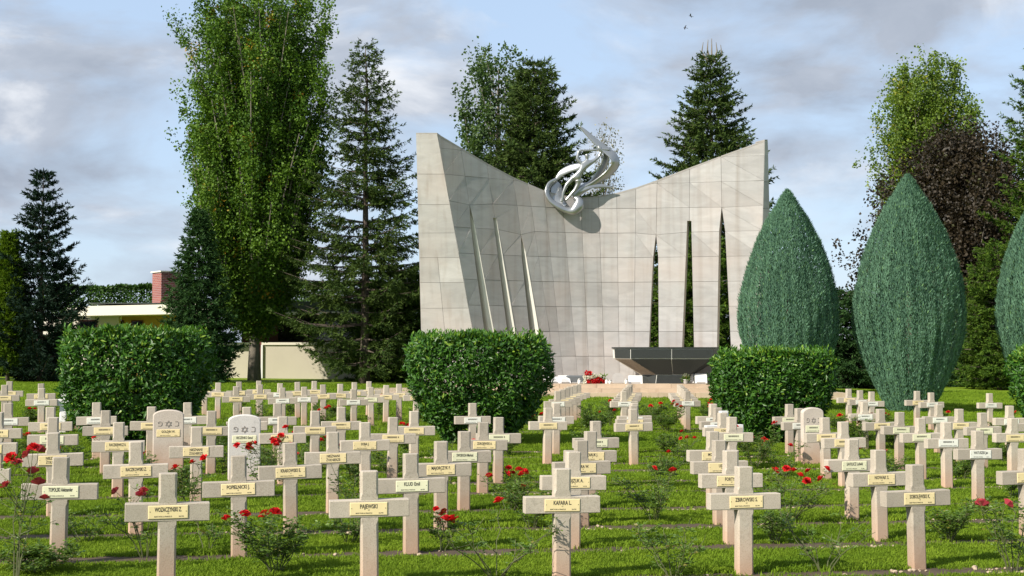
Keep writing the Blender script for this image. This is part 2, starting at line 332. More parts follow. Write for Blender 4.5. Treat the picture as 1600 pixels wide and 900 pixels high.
def scatter(name, P, rot, scl, inst):
    me = bpy.data.meshes.new(name); me.vertices.add(len(P)); me.vertices.foreach_set('co', np.asarray(P, np.float32).ravel())
    a = me.attributes.new('rot', 'FLOAT_VECTOR', 'POINT'); a.data.foreach_set('vector', np.asarray(rot, np.float32).ravel())
    a = me.attributes.new('scl', 'FLOAT', 'POINT'); a.data.foreach_set('value', np.asarray(scl, np.float32)); me.update()
    o = link(name, me); md = o.modifiers.new('scatter', 'NODES'); md.node_group = scatter_nodes(inst); tag(o, kind='stuff'); return o
def build_grass():
    V = []; Fq = []
    r = random.Random(3)
    for k in range(16):
        bx, by = r.gauss(0, .03), r.gauss(0, .03); a = r.uniform(0, 6.28); h = r.uniform(.014, .031); w = r.uniform(.0024, .0042); ln = r.uniform(.2, .9) * h; d = r.uniform(0, 6.28)
        c, s = math.cos(a) * w, math.sin(a) * w; dx, dy = math.cos(d) * ln, math.sin(d) * ln; b = len(V)
        V += [(bx - c, by - s, -.006), (bx + c, by + s, -.006), (bx + c * .8 + dx * .35, by + s * .8 + dy * .35, h * .6), (bx - c * .8 + dx * .35, by - s * .8 + dy * .35, h * .6), (bx + dx, by + dy, h)]
        Fq.append((b, b + 1, b + 2, b + 3)); Fq.append((b + 3, b + 2, b + 4))
    me = bpy.data.meshes.new('grass_tuft'); me.from_pydata(V, [], Fq); me.update(); me.materials.append(M['grass'])
    tuft = bpy.data.objects.new('grass_tuft', me)
    Ps = []; Ss = []
    for y0, y1, dens, sc in ((9.2, 13.5, 1500, 1.0), (13.5, 18.5, 850, 1.1), (18.5, 27, 360, 1.25), (27, 38, 130, 1.5), (38, 62, 30, 1.9)):
        w = y1 * .375 + .8; n = int(2 * w * (y1 - y0) * dens); X = rng.uniform(-w, w, n); Y = rng.uniform(y0, y1, n)
        ok = np.abs(X) < Y * .375 + .8
        if y0 < 36:
            e = .205 + .05 * np.sin(X * 9 + Y * 3) * np.sin(X * 23) + rng.normal(0, .012, n)
            bd = bed_dist(X, Y); ok &= (bd > e) | (rng.random(n) < .035 * (np.sin(X * 2.1 + Y) > -.2))
        X, Y = X[ok], Y[ok]; Ps.append(np.stack([X, Y, -SLOPE * X], 1)); ed = (1 + .2 * np.exp(-((bed_dist(X, Y) - .2) / .06) ** 2)) if y0 < 36 else 1.0
        Ss.append(sc * rng.uniform(.7, 1.3, len(X)) * (1 + .18 * np.sin(X * 1.7 + 2 * np.sin(Y))) * ed)
    P = np.concatenate(Ps); S = np.concatenate(Ss); n = len(P)
    rot = np.stack([rng.normal(0, .12, n), rng.normal(0, .12, n), rng.uniform(0, 6.28, n)], 1)
    scatter('grass', P, rot, S, tuft)
    print('grass tufts', n)
build_grass()
def build_pebbles():
    bm = bmesh.new(); bmesh.ops.create_icosphere(bm, subdivisions=1, radius=.03)
    for v in bm.verts: v.co = Vector((v.co.x * random.uniform(.8, 1.3), v.co.y * random.uniform(.6, 1.1), v.co.z * random.uniform(.45, .8)))
    me = bpy.data.meshes.new('pebble'); bm.to_mesh(me); bm.free(); me.materials.append(M['pebble']); pb = bpy.data.objects.new('pebble', me)
    P = []; S = []
    for v in BED_V:
        if v > 25: continue
        r = random.Random(int(v * 77))
        for c in range(75):
            s0 = r.uniform(-8.5, 10.5); side = r.choice((-.17, -.19, -.21, -.15, 0.05))
            for k in range(r.choice((1, 2, 3, 9, 14))):
                s = s0 + r.gauss(0, .22); q = v + side + r.gauss(0, .035); X = s * CA - q * SA; P.append((X, s * SA + q * CA, gz(X) + .012)); S.append(r.uniform(.2, .95) ** 2.2 + .12)
    n = len(P); scatter('pebbles', P, rng.uniform(-.4, 6.28, (n, 3)) * np.array([.1, .1, 1]), S, pb)
build_pebbles()

# ------------------------------------------------------------------ foliage generators (numpy)
def unit(a): return a / np.maximum(np.linalg.norm(a, axis=-1, keepdims=True), 1e-9)
def kites(P, D, Nn, length, width, tint, fold=.25, mid=.45):
    """leaf-like folded kites: P base, D direction, Nn approx normal"""
    D = unit(D); S = unit(np.cross(D, Nn)); Nn = np.cross(S, D); n = len(P)
    length = np.broadcast_to(length, (n,))[:, None]; width = np.broadcast_to(width, (n,))[:, None]
    b = P; t = P + D * length; m = P + D * length * mid
    l = m + S * width * .5 + Nn * width * fold; r = m - S * width * .5 + Nn * width * fold
    V = np.stack([b, r, t, l], 1).reshape(-1, 3); i = np.arange(n)[:, None] * 4
    return V, np.concatenate([i + np.array([[0, 1, 2]]), i + np.array([[0, 2, 3]])]), np.repeat(np.clip(tint, 0, 1), 4)
def blades(P, D, length, width, tint):
    """flat kite quads with random roll"""
    n = len(P); rnd = rng.normal(size=(n, 3)); D = unit(D); S = unit(np.cross(D, rnd))
    length = np.broadcast_to(length, (n,))[:, None]; width = np.broadcast_to(width, (n,))[:, None]
    m = P + D * length * .4
    V = np.stack([P, m + S * width * .5, P + D * length, m - S * width * .5], 1).reshape(-1, 3); i = np.arange(n)[:, None] * 4
    return V, i + np.array([[0, 1, 2, 3]]), np.repeat(np.clip(tint, 0, 1), 4)
def trunk_mb(h, r0, bend=.0, seed=0, n=9, z0=-.3, taper=.06):
    r = random.Random(seed); pts = []; rad = []
    for k in range(n):
        t = k / (n - 1); pts.append((bend * math.sin(t * 3) + r.uniform(-.4, .4) * r0 * t, r.uniform(-.4, .4) * r0 * t, z0 + (h - z0) * t)); rad.append(r0 * ((1 - t) ** .8 * (1 - taper) + taper) * (1.35 if k == 0 else 1))
    return MB().tube(pts, rad, 8)
def spruce(loc, h, r, mat, label, seed, cat='conifer', name='spruce_tree', group=None, whorls=40, per=6, z0=.06, droop=.25, up=.15, tl=.42, dens=1.0, prof=.85, irr=.25, needle=(.16, .05), bark='bark', twig_drop=.15, gap=0., flat=0.):
    global rng
    rng = np.random.default_rng(seed); rd = random.Random(seed)
    root = empty(name, loc); tag(root, label, cat, group)
    trunk_mb(h * .985, max(.05, h * .0135), seed=seed).build('trunk', M[bark], root, smooth=True)
    wood = MB(); bp = []; bd = []; bl = []; side = []
    for w in range(whorls):
        f = z0 + (1 - z0) * (w + rd.uniform(-.3, .3)) / whorls; f = min(max(f, z0), .985)
        if rd.random() < gap: continue
        for k in range(per):
            a = 2 * math.pi * (k + rd.uniform(-.35, .35)) / per + w * 1.7
            lf = (1 - f) ** prof * min(1, .55 + f * 2.2)
            Ln = r * lf * (1 + rd.uniform(-irr, irr)) + .12
            if rd.random() < .12: Ln *= rd.uniform(.4, .8)
            d0 = np.array([math.cos(a), math.sin(a), 0.]); z = f * h; npt = 7; T = np.linspace(0, 1, npt)
            dr = -droop * (1 - f) * Ln + up * Ln * f * 1.5
            zz = z + dr * T + up * Ln * T ** 3 * (1.2 - f) + rd.uniform(-.05, .05) * Ln * T
            pts = d0[None] * (Ln * T)[:, None]; pts[:, 2] = zz
            ang = rd.uniform(-.15, .15) * T; pts[:, 0], pts[:, 1] = pts[:, 0] * np.cos(ang) - pts[:, 1] * np.sin(ang), pts[:, 0] * np.sin(ang) + pts[:, 1] * np.cos(ang)
            if Ln > .6: wood.tube(pts[::2].tolist(), [max(.006, .016 * Ln * (1 - t) + .004) for t in T[::2]], 3, False)
            nt_ = max(4, int(Ln * 9 * dens)); tt = rng.uniform(.12 if f > .3 else .22, 1, nt_) ** .85
            idx = np.minimum((tt * (npt - 1)).astype(int), npt - 2); fr = tt * (npt - 1) - idx
            p = pts[idx] * (1 - fr)[:, None] + pts[idx + 1] * fr[:, None]; tan = unit(pts[idx + 1] - pts[idx])
            sd = rng.choice([-1, 1], nt_); sv = unit(np.cross(tan, [0, 0, 1.])) * sd[:, None]
            ta = rng.uniform(.6, 1.1, nt_)[:, None]; dd = unit(tan * np.cos(ta) + sv * np.sin(ta) + np.array([0, 0, 1.]) * (rng.normal(-twig_drop, .16, nt_))[:, None])
            ll = (tl * Ln * (1 - tt) * .9 + .14 + .1 * rng.random(nt_)) * rng.uniform(.6, 1.15, nt_); ll = np.minimum(ll, 1.1)
            bp.append(p); bd.append(dd); bl.append(ll)
            bp.append(pts[-1:] - 0); bd.append(unit(pts[-1:] - pts[-2:-1])); bl.append(np.array([.25]))
    if len(wood.v): wood.build('branches', M[bark], root)
    P = np.concatenate(bp); D = np.concatenate(bd); Ln = np.concatenate(bl)
    # needles sprays along every twig
    cnt = np.maximum(5, (Ln * 36 * dens).astype(int)); I = np.repeat(np.arange(len(P)), cnt); n = len(I)
    s = rng.random(n); q = P[I] + D[I] * (Ln[I] * s)[:, None]; q[:, 2] -= (s ** 2) * Ln[I] * .12
    rn = rng.normal(size=(n, 3)); rn[:, 2] *= (1 - flat); dd = unit(D[I] * .9 + unit(rn) * .75)
    tn = .22 + .42 * s + rng.normal(0, .15, n) + .3 * (rng.random(len(P))[I] - .5)
    V, Fc, T = blades(q, dd, needle[0] * rng.uniform(.6, 1.4, n), needle[1] * .95 * rng.uniform(.7, 1.3, n), tn * .85)
    link('needles', np_mesh('needles', V, [Fc], M[mat], T), root)
    return root, n
def limb_tree(loc, h, crown, mat, label, seed, name='poplar_tree', cat='tree', nl=80, leaves=50000, leaf=.14, steep=.8, spread=.35, base=.08, bark='grey_bark', r0=None, group=None, trunks=1, autumn=.02, clump=.5, lean=0):
    """crown(z01) -> radius ; limbs rise from the trunk and carry leaf clumps"""
    global rng
    rng = np.random.default_rng(seed); rd = random.Random(seed)
    root = empty(name, loc); tag(root, label, cat, group)
    trunk_mb(h * .9, r0 or h * .018, seed=seed, bend=lean).build('trunk', M[bark], root, smooth=True)
    wood = MB(); Q = []; W = []
    for k in range(nl):
        f = base + (.97 - base) * ((k + rd.random()) / nl) ** .95; a = k * 2.399 + rd.uniform(-.4, .4)
        ze = f * h; Rr = crown(f) * rd.uniform(.55, 1.04); d = np.array([math.cos(a), math.sin(a)])
        zs = max(base * h * .6, ze - Rr * steep * 1.6 - .3); T = np.linspace(0, 1, 8)
        pts = np.zeros((8, 3)); rr = Rr * T ** (1.0 if steep < 1 else .75); pts[:, 0] = d[0] * rr; pts[:, 1] = d[1] * rr; pts[:, 2] = zs + (ze - zs) * T
        pts[1:] += rng.normal(0, .05 * Rr, (7, 3)) * T[1:, None]
        wood.tube(pts[::2].tolist(), [max(.008, (.02 * Rr + .012) * (1 - t * .9)) for t in T[::2]], 4, False)
        m = 6 + int(8 * Rr); tt = rng.uniform(.25, 1.05, m); idx = np.clip((tt * 7).astype(int), 0, 6); fr = tt * 7 - idx
        c = pts[idx] * (1 - fr)[:, None] + pts[idx + 1] * fr[:, None] + rng.normal(0, spread * .6, (m, 3)) * np.array([1, 1, 1.3])
        Q.append(c); W.append(rng.uniform(.15, 1, m) ** 1.6 * (.5 + rd.random()))
    wood.build('limbs', M[bark], root)
    C = np.concatenate(Q); W = np.concatenate(W); W /= W.sum()
    ci = rng.choice(len(C), leaves, p=W); sz = (clump * rng.uniform(.3, .85, len(C)))[ci]
    off = np.clip(rng.normal(0, 1, (leaves, 3)), -1.7, 1.7) * sz[:, None] * .55; off[:, 2] *= 1.25
    P = C[ci] + off; ct = rng.normal(0, .19, len(C))[ci]
    fall = (rng.random(len(C)) < autumn)[ci]
    tn = np.clip(.42 + ct + rng.normal(0, .16, leaves), 0, .86); tn = np.where(fall & (rng.random(leaves) < .75), rng.uniform(.93, 1, leaves), tn)
    D = rng.normal(size=(leaves, 3)); D[:, 2] -= .35; Nn = rng.normal(size=(leaves, 3)); Nn[:, 2] += .5
    sl = leaf * rng.uniform(.65, 1.3, leaves)
    V, Fc, T = kites(P, D, Nn, sl, sl * .78, tn, .12)
    link('crown', np_mesh('crown', V, [Fc], M[mat], T), root); return root
def profile(pts):
    xs = [p[0] for p in pts]; ys = [p[1] for p in pts]
    return lambda f: float(np.interp(f, xs, ys))

# ------------------------------------------------------------------ monument wall
GX = [(640, 50.2), (690, 50.95), (753, 52.05), (790, 52.7), (824, 53.22), (851, 53.56), (880, 53.87), (909, 54.08), (936, 54.16), (965, 54.14), (992, 54.08), (1026, 53.95), (1076, 53.68), (1128, 53.35), (1210, 52.85)]
_gx = [(p - 800) / F * y for p, y in GX]; _gy = [y for p, y in GX]
def wallY(X): return float(np.interp(X, _gx, _gy))
def wall_pt(px, py):
    Y = 53.5
    for _ in range(8): Y = wallY(at(px, py, Y).x)
    return at(px, py, Y)
def wall_n(px, py):
    X = wall_pt(px, py).x; g = (wallY(X + .25) - wallY(X - .25)) / .5
    return Vector((g, -1, 0)).normalized()
TOPC = [(683, 209), (720, 231), (760, 255), (800, 276.5), (850, 298), (880, 306), (912, 310), (956, 304), (1003, 291), (1041, 276.5), (1092, 257), (1140, 239), (1195, 219.5)]
def topY(px): return float(np.interp(px, [p[0] for p in TOPC], [p[1] for p in TOPC]))
YB = 600.0
def line(x0, y0, x1, y1): return lambda y: x0 + (x1 - x0) * (y - y0) / (y1 - y0)
SLOT = [(731, 736, 320, 757.8, 773, 525), (770.5, 775.5, 340.5, 793, 805.5, 520), (811.5, 816.5, 366.5, 828, 842.5, 520),
        (1022.3, 1028, 367, 1014, 1029.2, 543), (1074, 1080, 345, 1066, 1084.3, 543), (1124.5, 1131, 324, 1120.6, 1142, 543)]
COLS = [('l', line(683, 209, 740, 525))]
for s in SLOT[:3]: COLS.append(('s', line(s[0], s[2], s[3], s[5]), line(s[1], s[2], s[4], s[5]), s[2]))
for x0, x1 in ((831, 870), (853, 881), (880, 903), (908, 921), (936, 945), (964, 968), (993, 990)): COLS.append(('l', line(x0, 330, x1, 597)))
for s in SLOT[3:]: COLS.append(('s', line(s[0], s[2], s[3], s[5]), line(s[1], s[2], s[4], s[5]), s[2]))
COLS.append(('l', line(1194.7, 219.5, 1186, 597)))
ZR = [-.15, .43] + [.43 + .948 * k for k in range(1, 12)]
def col_x(c, y, side):
    C = COLS[c]
    if C[0] == 'l': return C[1](y)
    if y <= C[3] + .01: m0 = (C[1](y) + C[2](y)) / 2; mt = (C[1](C[3]) + C[2](C[3])) / 2; return mt + (C[1](C[3] + 50) + C[2](C[3] + 50) - C[1](C[3]) - C[2](C[3])) / 100 * (y - C[3])
    return C[1](y) if side == 'r' else C[2](y)      # right border of the left cell / left border of the right cell
def row_y(z, c, side):
    y = 450.
    for _ in range(14):
        X = wall_pt(col_x(c, y, side), y); v = ((z - EYE) / X.y)
        # invert the pitch projection
        t = math.tan(math.atan(v) - PITCH) if False else (v * math.cos(PITCH) - math.sin(PITCH)) / (math.cos(PITCH) + v * math.sin(PITCH))
        y = 450 - F * t
    C = COLS[c]
    if C[0] == 's' and abs(y - C[3]) < 8: y = C[3]
    return y
def clip_top(poly, a, b):
    """keep the part of poly below (larger y than) line a-b"""
    def d(p): return p[1] - (a[1] + (b[1] - a[1]) * (p[0] - a[0]) / (b[0] - a[0]))
    out = []
    for i in range(len(poly)):
        p, q = poly[i], poly[(i + 1) % len(poly)]; dp, dq = d(p), d(q)
        if dp >= 0: out.append(p)
        if dp * dq < 0: t = dp / (dp - dq); out.append((p[0] + (q[0] - p[0]) * t, p[1] + (q[1] - p[1]) * t))
    return out
def poly_area(p): return abs(sum(p[i][0] * p[(i + 1) % len(p)][1] - p[(i + 1) % len(p)][0] * p[i][1] for i in range(len(p)))) / 2
def wall_cells():
    cells = []
    for c in range(len(COLS) - 1):
        def topx(cc, side):
            y = 260.
            for _ in range(20): y = topY(col_x(cc, y, side))
            return (col_x(cc, y, side), y)
        ta, tb = topx(c, 'l'), topx(c + 1, 'r')
        for k in range(len(ZR) - 1):
            ya0, ya1 = row_y(ZR[k + 1], c, 'l'), row_y(ZR[k], c, 'l'); yb0, yb1 = row_y(ZR[k + 1], c + 1, 'r'), row_y(ZR[k], c + 1, 'r')
            def chain(cc, side, y0, y1):
                C = COLS[cc]; pts = [(col_x(cc, y0, side), y0)]
                if C[0] == 's' and y0 + 1 < C[3] < y1 - 1:
                    pts.append((col_x(cc, C[3], side), C[3])); y = C[3] + .02; pts.append((col_x(cc, y, side), y))
                pts.append((col_x(cc, y1, side), y1)); return pts
            poly = chain(c, 'l', ya0, ya1) + chain(c + 1, 'r', yb0, yb1)[::-1]
            full = len(poly) == 4
            q = clip_top(poly, ta, tb)
            if len(q) < 3 or poly_area(q) < 6: continue
            cells.append((c, k, q, full and abs(poly_area(q) - poly_area(poly)) < 1))
    return cells
def prism(front, back, mat, name, parent):
    n = len(front); mb = MB(); mb.add(list(front) + list(back), [tuple(range(n)), tuple(range(2 * n - 1, n - 1, -1))] + [(i, (i + 1) % n + 0, 0, 0) for i in range(0)])
    mb.f += [(i, n + i, n + (i + 1) % n, (i + 1) % n) for i in range(n)]
    me = fix_normals(mb.mesh(name, mat)); return link(name, me, parent)
monument = empty('memorial_wall', (at(925, 600, 53.5).x, 53.5, 0))
tag(monument, 'tall curved pale stone memorial wall with winged top and six tapering slots', 'monument')
MI = Matrix.Translation(monument.location).inverted()
def loc_(p): return MI @ p
def build_wall():
    cells = wall_cells(); TH = .62; GAP = .0055
    rd = random.Random(11)
    edges = {}
    def key(p): return (round(p[0], 0), round(p[1], 0))
    core = MB(); jm = MB(); cp = MB()
    for c, k, q, full in cells:
        for i in range(len(q)):
            a, b = q[i], q[(i + 1) % len(q)]; edges.setdefault(tuple(sorted((key(a), key(b)))), []).append((a, b))
        # backing wall, recessed behind the slabs
        n = len(q); fr = [loc_(wall_pt(*p) - wall_n(*p) * .03) for p in q]; bk = [loc_(wall_pt(*p) - wall_n(*p) * TH) for p in q]
        b0 = len(core.v); core.add(fr + bk, [tuple(range(n)), tuple(range(2 * n - 1, n - 1, -1))])
        polys = [q]
        if full and ((c <= 3 and k >= 2) or (c >= 10 and k >= 6)):
            polys = [[q[0], q[1], q[2]], [q[0], q[2], q[3]]] if c >= 8 else [[q[0], q[1], q[3]], [q[1], q[2], q[3]]]
            if c <= 3 and k < 6 and rd.random() < .35: polys = [q]
        for pl in polys:
            P3 = [wall_pt(*p) for p in pl]; cen = sum(P3, Vector()) / len(P3)
            sh = []
            for p in P3:
                d = (cen - p); L_ = d.length; sh.append(p + d * min(.4, GAP * 1.5 / max(L_, .01)))
            tl = Vector((rd.uniform(-.012, .012), 0, rd.uniform(-.016, .016))) if len(polys) > 1 else Vector((rd.uniform(-.008, .008), 0, rd.uniform(-.01, .01)))
            proud = rd.uniform(0, .006)
            fr2 = []; bk2 = []
            for p, o in zip(pl, sh):
                nn = wall_n(*p); e = proud + (o - cen).dot(tl); fr2.append(loc_(o + nn * e)); bk2.append(loc_(o - nn * .045))
            prism(fr2, bk2, M['slab'], 'slab', monument)
    # open edges -> jambs, coping, ends
    for kk, lst in edges.items():
        if len(lst) != 1: continue
        a, b = lst[0]; A, B = wall_pt(*a), wall_pt(*b); na, nb = wall_n(*a), wall_n(*b)
        up = (a[1] + b[1]) / 2 <= topY((a[0] + b[0]) / 2) + 1.5
        tgt = cp if up else jm
        f0 = .006 if up else -.001
        dz = Vector((0, 0, .012 if up else 0))
        tgt.add([loc_(A + na * f0 + dz), loc_(B + nb * f0 + dz), loc_(B - nb * TH + dz), loc_(A - na * TH + dz)], [(0, 1, 2, 3)])
        if up:
            dn = Vector((0, 0, -.05))
            tgt.add([loc_(A + na * f0 + dz), loc_(B + nb * f0 + dz), loc_(B + nb * f0 + dn), loc_(A + na * f0 + dn)], [(0, 1, 2, 3)])
    core.build('wall_core', M['core'], monument); jm.build('slot_jamb', M['jamb'], monument); cp.build('coping', M['coping'], monument)
    # splayed reveals added to show sun on the left slots, infill added for shade
    for sx0, sx1, sy, bx0, bx1, by in SLOT[:3]:
        L_, R_ = line(sx0, sy, bx0, by), line(sx1, sy, bx1, by); y1 = YB + 20
        def pt(x, y, dp): return loc_(wall_pt(x, y) - wall_n(x, y) * dp)
        def mid(y, f): return R_(y) + (L_(y) - R_(y)) * f
        a = [pt(R_(sy), sy, .002), pt(R_(y1), y1, .002), pt(mid(y1, .42), y1, .16), pt(mid(sy, .42), sy, .16)]; bk = [pt(R_(sy) + 1, sy, .5), pt(R_(y1) + 1, y1, .5), pt(mid(y1, .42), y1, .5), pt(mid(sy, .42), sy, .5)]
        prism(a, bk, M['reveal'], 'slot_reveal', monument)
        a = [pt(L_(sy) - 1, sy, .36), pt(L_(y1) - 1, y1, .36), pt(mid(y1, .40), y1, .36), pt(mid(sy, .40), sy, .36)]; bk = [pt(L_(sy) - 1, sy, .6), pt(L_(y1) - 1, y1, .6), pt(mid(y1, .40), y1, .6), pt(mid(sy, .40), sy, .6)]
        prism(a, bk, M['jamb'], 'slot_infill', monument)
    # end flanges: left one faces the sun, right one turns away
    def flange(in0, in1, out0, out1, back, cuts, name):
        # rows by height
        def pin(y): return line(in0[0], in0[1], in1[0], in1[1])(y)
        def pout(y): return line(out0[0], out0[1], out1[0], out1[1])(y)
        def P_in(y): return wall_pt(pin(y), y)
        def P_out(y):
            b = wall_pt(pin(y), y).y + back * (.35 + .65 * (y - in0[1]) / 390.); return at(pout(y), y, b)
        ys = [in0[1]] + cuts + [YB + 25]; bodyv = MB()
        for a, b in zip(ys[:-1], ys[1:]):
            if a < 400 and name == 'l' or name == 'r': cols = [(0, 1)]
            else: cols = [(0, .46), (.46, 1)]
            for u0, u1 in cols:
                q = [P_out(a).lerp(P_in(a), u0), P_out(a).lerp(P_in(a), u1), P_out(b).lerp(P_in(b), u1), P_out(b).lerp(P_in(b), u0)]
                cen = sum(q, Vector()) / 4; nn = (q[1] - q[0]).cross(q[2] - q[1]).normalized()
                if nn.y > 0: nn = -nn
                sh = [p + (cen - p) * min(.3, GAP * 1.4 / max(.05, (cen - p).length)) for p in q]
                prism([loc_(p + nn * .004) for p in sh], [loc_(p - nn * .04) for p in sh], M['slab'], 'slab', monument)
        q = [P_out(ys[0]), P_in(ys[0]), P_in(ys[-1]), P_out(ys[-1])]; dep = Vector((.1 if name == 'l' else -.25, .62, 0))
        s1 = [loc_(p + Vector((0, .03, -.012))) for p in q]; s2 = [loc_(p + dep + Vector((0, 0, -.012))) for p in q]
        prism(s1, s2, M['core'] if name == 'l' else M['coping'], 'end_wall', monument)
        prism([loc_(p + Vector((0, -.004, .0))) for p in (q[0], q[1])] + [loc_(p + dep) for p in (q[1], q[0])], [loc_(p + Vector((0, -.004, .035))) for p in (q[0], q[1])] + [loc_(p + dep + Vector((0, 0, .035))) for p in (q[1], q[0])], M['coping'], 'end_coping', monument)
    flange((683, 209), (740, 525), (650, 208.5), (659, 560), .55, [272, 319.5, 364, 402.5, 441.5, 481.5, 521.5, 561.5], 'l')
    flange((1194.9, 219.5), (1186, 597), (1199.5, 219.5), (1209, 597), .5, [284, 326, 368, 406, 445, 484, 522, 561], 'r')
build_wall()

# terrace of three broad steps
def build_terrace():
    t = empty('terrace_steps', (3.3, 50, 0)); tag(t, 'low terrace of pale stone steps running under the memorial wall', 'steps')
    def run(px0, px1, ytop, Yf, h0, h1):
        a, b = at(px0, ytop, Yf), at(px1, ytop, Yf); n = max(3, int((b.x - a.x) / 1.25)); w = (b.x - a.x) / n
        for i in range(n):
            x0, x1 = a.x + i * w + .006, a.x + (i + 1) * w - .006
            MB().box(x0 - 3.3, x1 - 3.3, Yf - 50 + random.uniform(-.006, .006), Yf - 50 + .62, h0, h1 + random.uniform(-.004, .004)).build('step_stone', M['step'], t)
        MB().box(a.x - 3.3, b.x - 3.3, Yf - 50 + .02, 56 - 50, h0 - .3, h1 - .012).build('step_bed', M['step'], t)
    z = lambda y, Y: at(900, y, Y).z
    run(558, 1322, 620, 49.6, -.15, z(613.8, 49.6))
    run(640, 1240, 610, 50.1, z(613.8, 49.6), z(607, 50.1))
    run(700, 1165, 600, 50.6, z(607, 50.1), z(600, 50.6))
build_terrace()
TERR = at(900, 600, 50.6).z

# ------------------------------------------------------------------ sculpture
def smooth_path(pts, n=10):
    P = np.array(pts, float); out = []
    for i in range(len(P) - 1):
        p0, p1, p2, p3 = P[max(i - 1, 0)], P[i], P[i + 1], P[min(i + 2, len(P) - 1)]
        for t in np.linspace(0, 1, n, endpoint=False):
            out.append(.5 * (2 * p1 + (p2 - p0) * t + (2 * p0 - 5 * p1 + 4 * p2 - p3) * t * t + (3 * p1 - p0 - 3 * p2 + p3) * t ** 3))
    out.append(P[-1]); return np.array(out)
def build_sculpture():
    c = at(905, 300, 53.2)
    root = empty('abstract_sculpture', c); tag(root, 'silver abstract sculpture of a winged figure with raised arms on top of the wall', 'sculpture')
    def p3(x, y, dy): return at(820 + x / 5.295, 180 + y / 5.295, 54.2 + dy * .62) - c
    def sweep(name, pts, n=14, sides=14):
        """pts: x, y (picture of the sculpture), depth, half-width across, half-thickness, roll(deg) of the broad side from the picture plane"""
        S = smooth_path(pts, n); secs = []; k = 1 / 5.295 / F * 53.3
        ctr = [p3(q[0], q[1], q[2]) for q in S]
        for i, q in enumerate(S):
            t = (ctr[min(i + 1, len(S) - 1)] - ctr[max(i - 1, 0)]).normalized(); view = Vector((0, 1, 0))
            a = t.cross(view).normalized(); b = a.cross(t).normalized(); ro = R(q[5]); u = a * math.cos(ro) + b * math.sin(ro); v = -a * math.sin(ro) + b * math.cos(ro)
            secs.append([ctr[i] + u * (q[3] * k * math.cos(g)) + v * (q[4] * k * math.sin(g)) for g in np.linspace(0, 2 * math.pi, sides, endpoint=False)])
        me = fix_normals(MB().loft(secs).mesh(name, M['silver'], True)); return link(name, me, root)
    # big wing blade curling back under
    sweep('wing', [(452, 92, -1.0, 9, 7, 0), (505, 140, -1.0, 18, 6, 10), (580, 212, -1.0, 27, 6, 18), (662, 280, -1.0, 36, 6, 25), (732, 338, -1.0, 46, 7, 35), (752, 402, -.9, 48, 7, 45), (705, 470, -.75, 42, 7, 45), (630, 528, -.7, 32, 8, 45), (550, 580, -.7, 30, 12, 40), (470, 622, -.75, 34, 16, 30), (400, 668, -.8, 40, 24, 20)])
    sweep('inner_wing', [(668, 286, -.7, 16, 8, 0), (672, 345, -.6, 34, 8, 30), (650, 420, -.5, 40, 8, 40), (600, 500, -.5, 32, 9, 40), (540, 560, -.6, 24, 10, 40), (470, 606, -.75, 22, 12, 30)])
    sweep('cloak', [(262, 532, -.6, 14, 8, 0), (310, 476, -.65, 30, 8, 20), (380, 440, -.75, 34, 8, 20), (450, 425, -.95, 28, 8, 10), (500, 415, -1.0, 16, 10, 0)])
    sweep('tail', [(440, 628, -.8, 30, 14, 10), (520, 585, -.75, 36, 10, 25), (600, 580, -.65, 24, 8, 20), (680, 592, -.55, 13, 6, 0), (728, 600, -.5, 5, 4, 0)])
    # volute bowl at the foot
    sweep('volute', [(262, 535, -.7, 22, 14, 50), (205, 575, -.85, 34, 16, 60), (186, 640, -1.0, 40, 18, 65), (215, 705, -1.05, 40, 18, 65), (280, 752, -1.05, 36, 20, 50), (345, 785, -1.0, 28, 20, 20), (400, 790, -.95, 40, 34, 10), (440, 750, -.9, 50, 40, 0), (440, 705, -.85, 36, 34, 0), (410, 680, -.85, 18, 18, 0)])
    sweep('bowl', [(250, 540, -.55, 10, 6, 0), (262, 590, -.6, 46, 6, 15), (264, 650, -.65, 54, 7, 15), (276, 710, -.8, 42, 9, 10), (330, 760, -.9, 30, 14, 0)])
    # the figure: one skinned body
    me = bpy.data.meshes.new('figure'); J = [(440, 505, -1.05, 27), (470, 450, -1.08, 27), (505, 405, -1.1, 40), (515, 368, -1.1, 13), (514, 335, -1.1, 21), (512, 318, -1.1, 17), (470, 398, -1.1, 20), (432, 362, -1.12, 17), (445, 300, -1.14, 12), (470, 291, -1.14, 10), (560, 385, -1.08, 20), (610, 348, -1.06, 13), (632, 300, -1.05, 9), (400, 520, -1.05, 24), (345, 575, -1.08, 18), (318, 640, -1.08, 14), (305, 722, -1.08, 11), (445, 560, -1.0, 23), (415, 620, -1.0, 18), (370, 670, -1.0, 14), (335, 708, -1.0, 11)]
    E_ = [(0, 1), (1, 2), (2, 3), (3, 4), (4, 5), (2, 6), (6, 7), (7, 8), (8, 9), (2, 10), (10, 11), (11, 12), (0, 13), (13, 14), (14, 15), (15, 16), (0, 17), (17, 18), (18, 19), (19, 20)]
    k = 1 / 5.295 / F * 53.3
    me.from_pydata([p3(j[0], j[1], j[2]) for j in J], E_, []); me.update()
    o = link('figure', me, root); sk = o.modifiers.new('skin', 'SKIN'); sk.use_smooth_shade = True; o.modifiers.new('sub', 'SUBSURF').levels = 2; o.modifiers['sub'].render_levels = 2
    for i, v in enumerate(o.data.skin_vertices[0].data): v.radius = (J[i][3] * k * .92,) * 2; v.use_root = i == 0
    me.materials.append(M['silver'])
    sweep('spear', [(452, 292, -1.14, 9, 7, 0), (540, 290, -1.12, 9, 7, 0), (620, 283, -1.08, 10, 8, 0), (700, 286, -1.0, 10, 8, 0)], 6, 8)
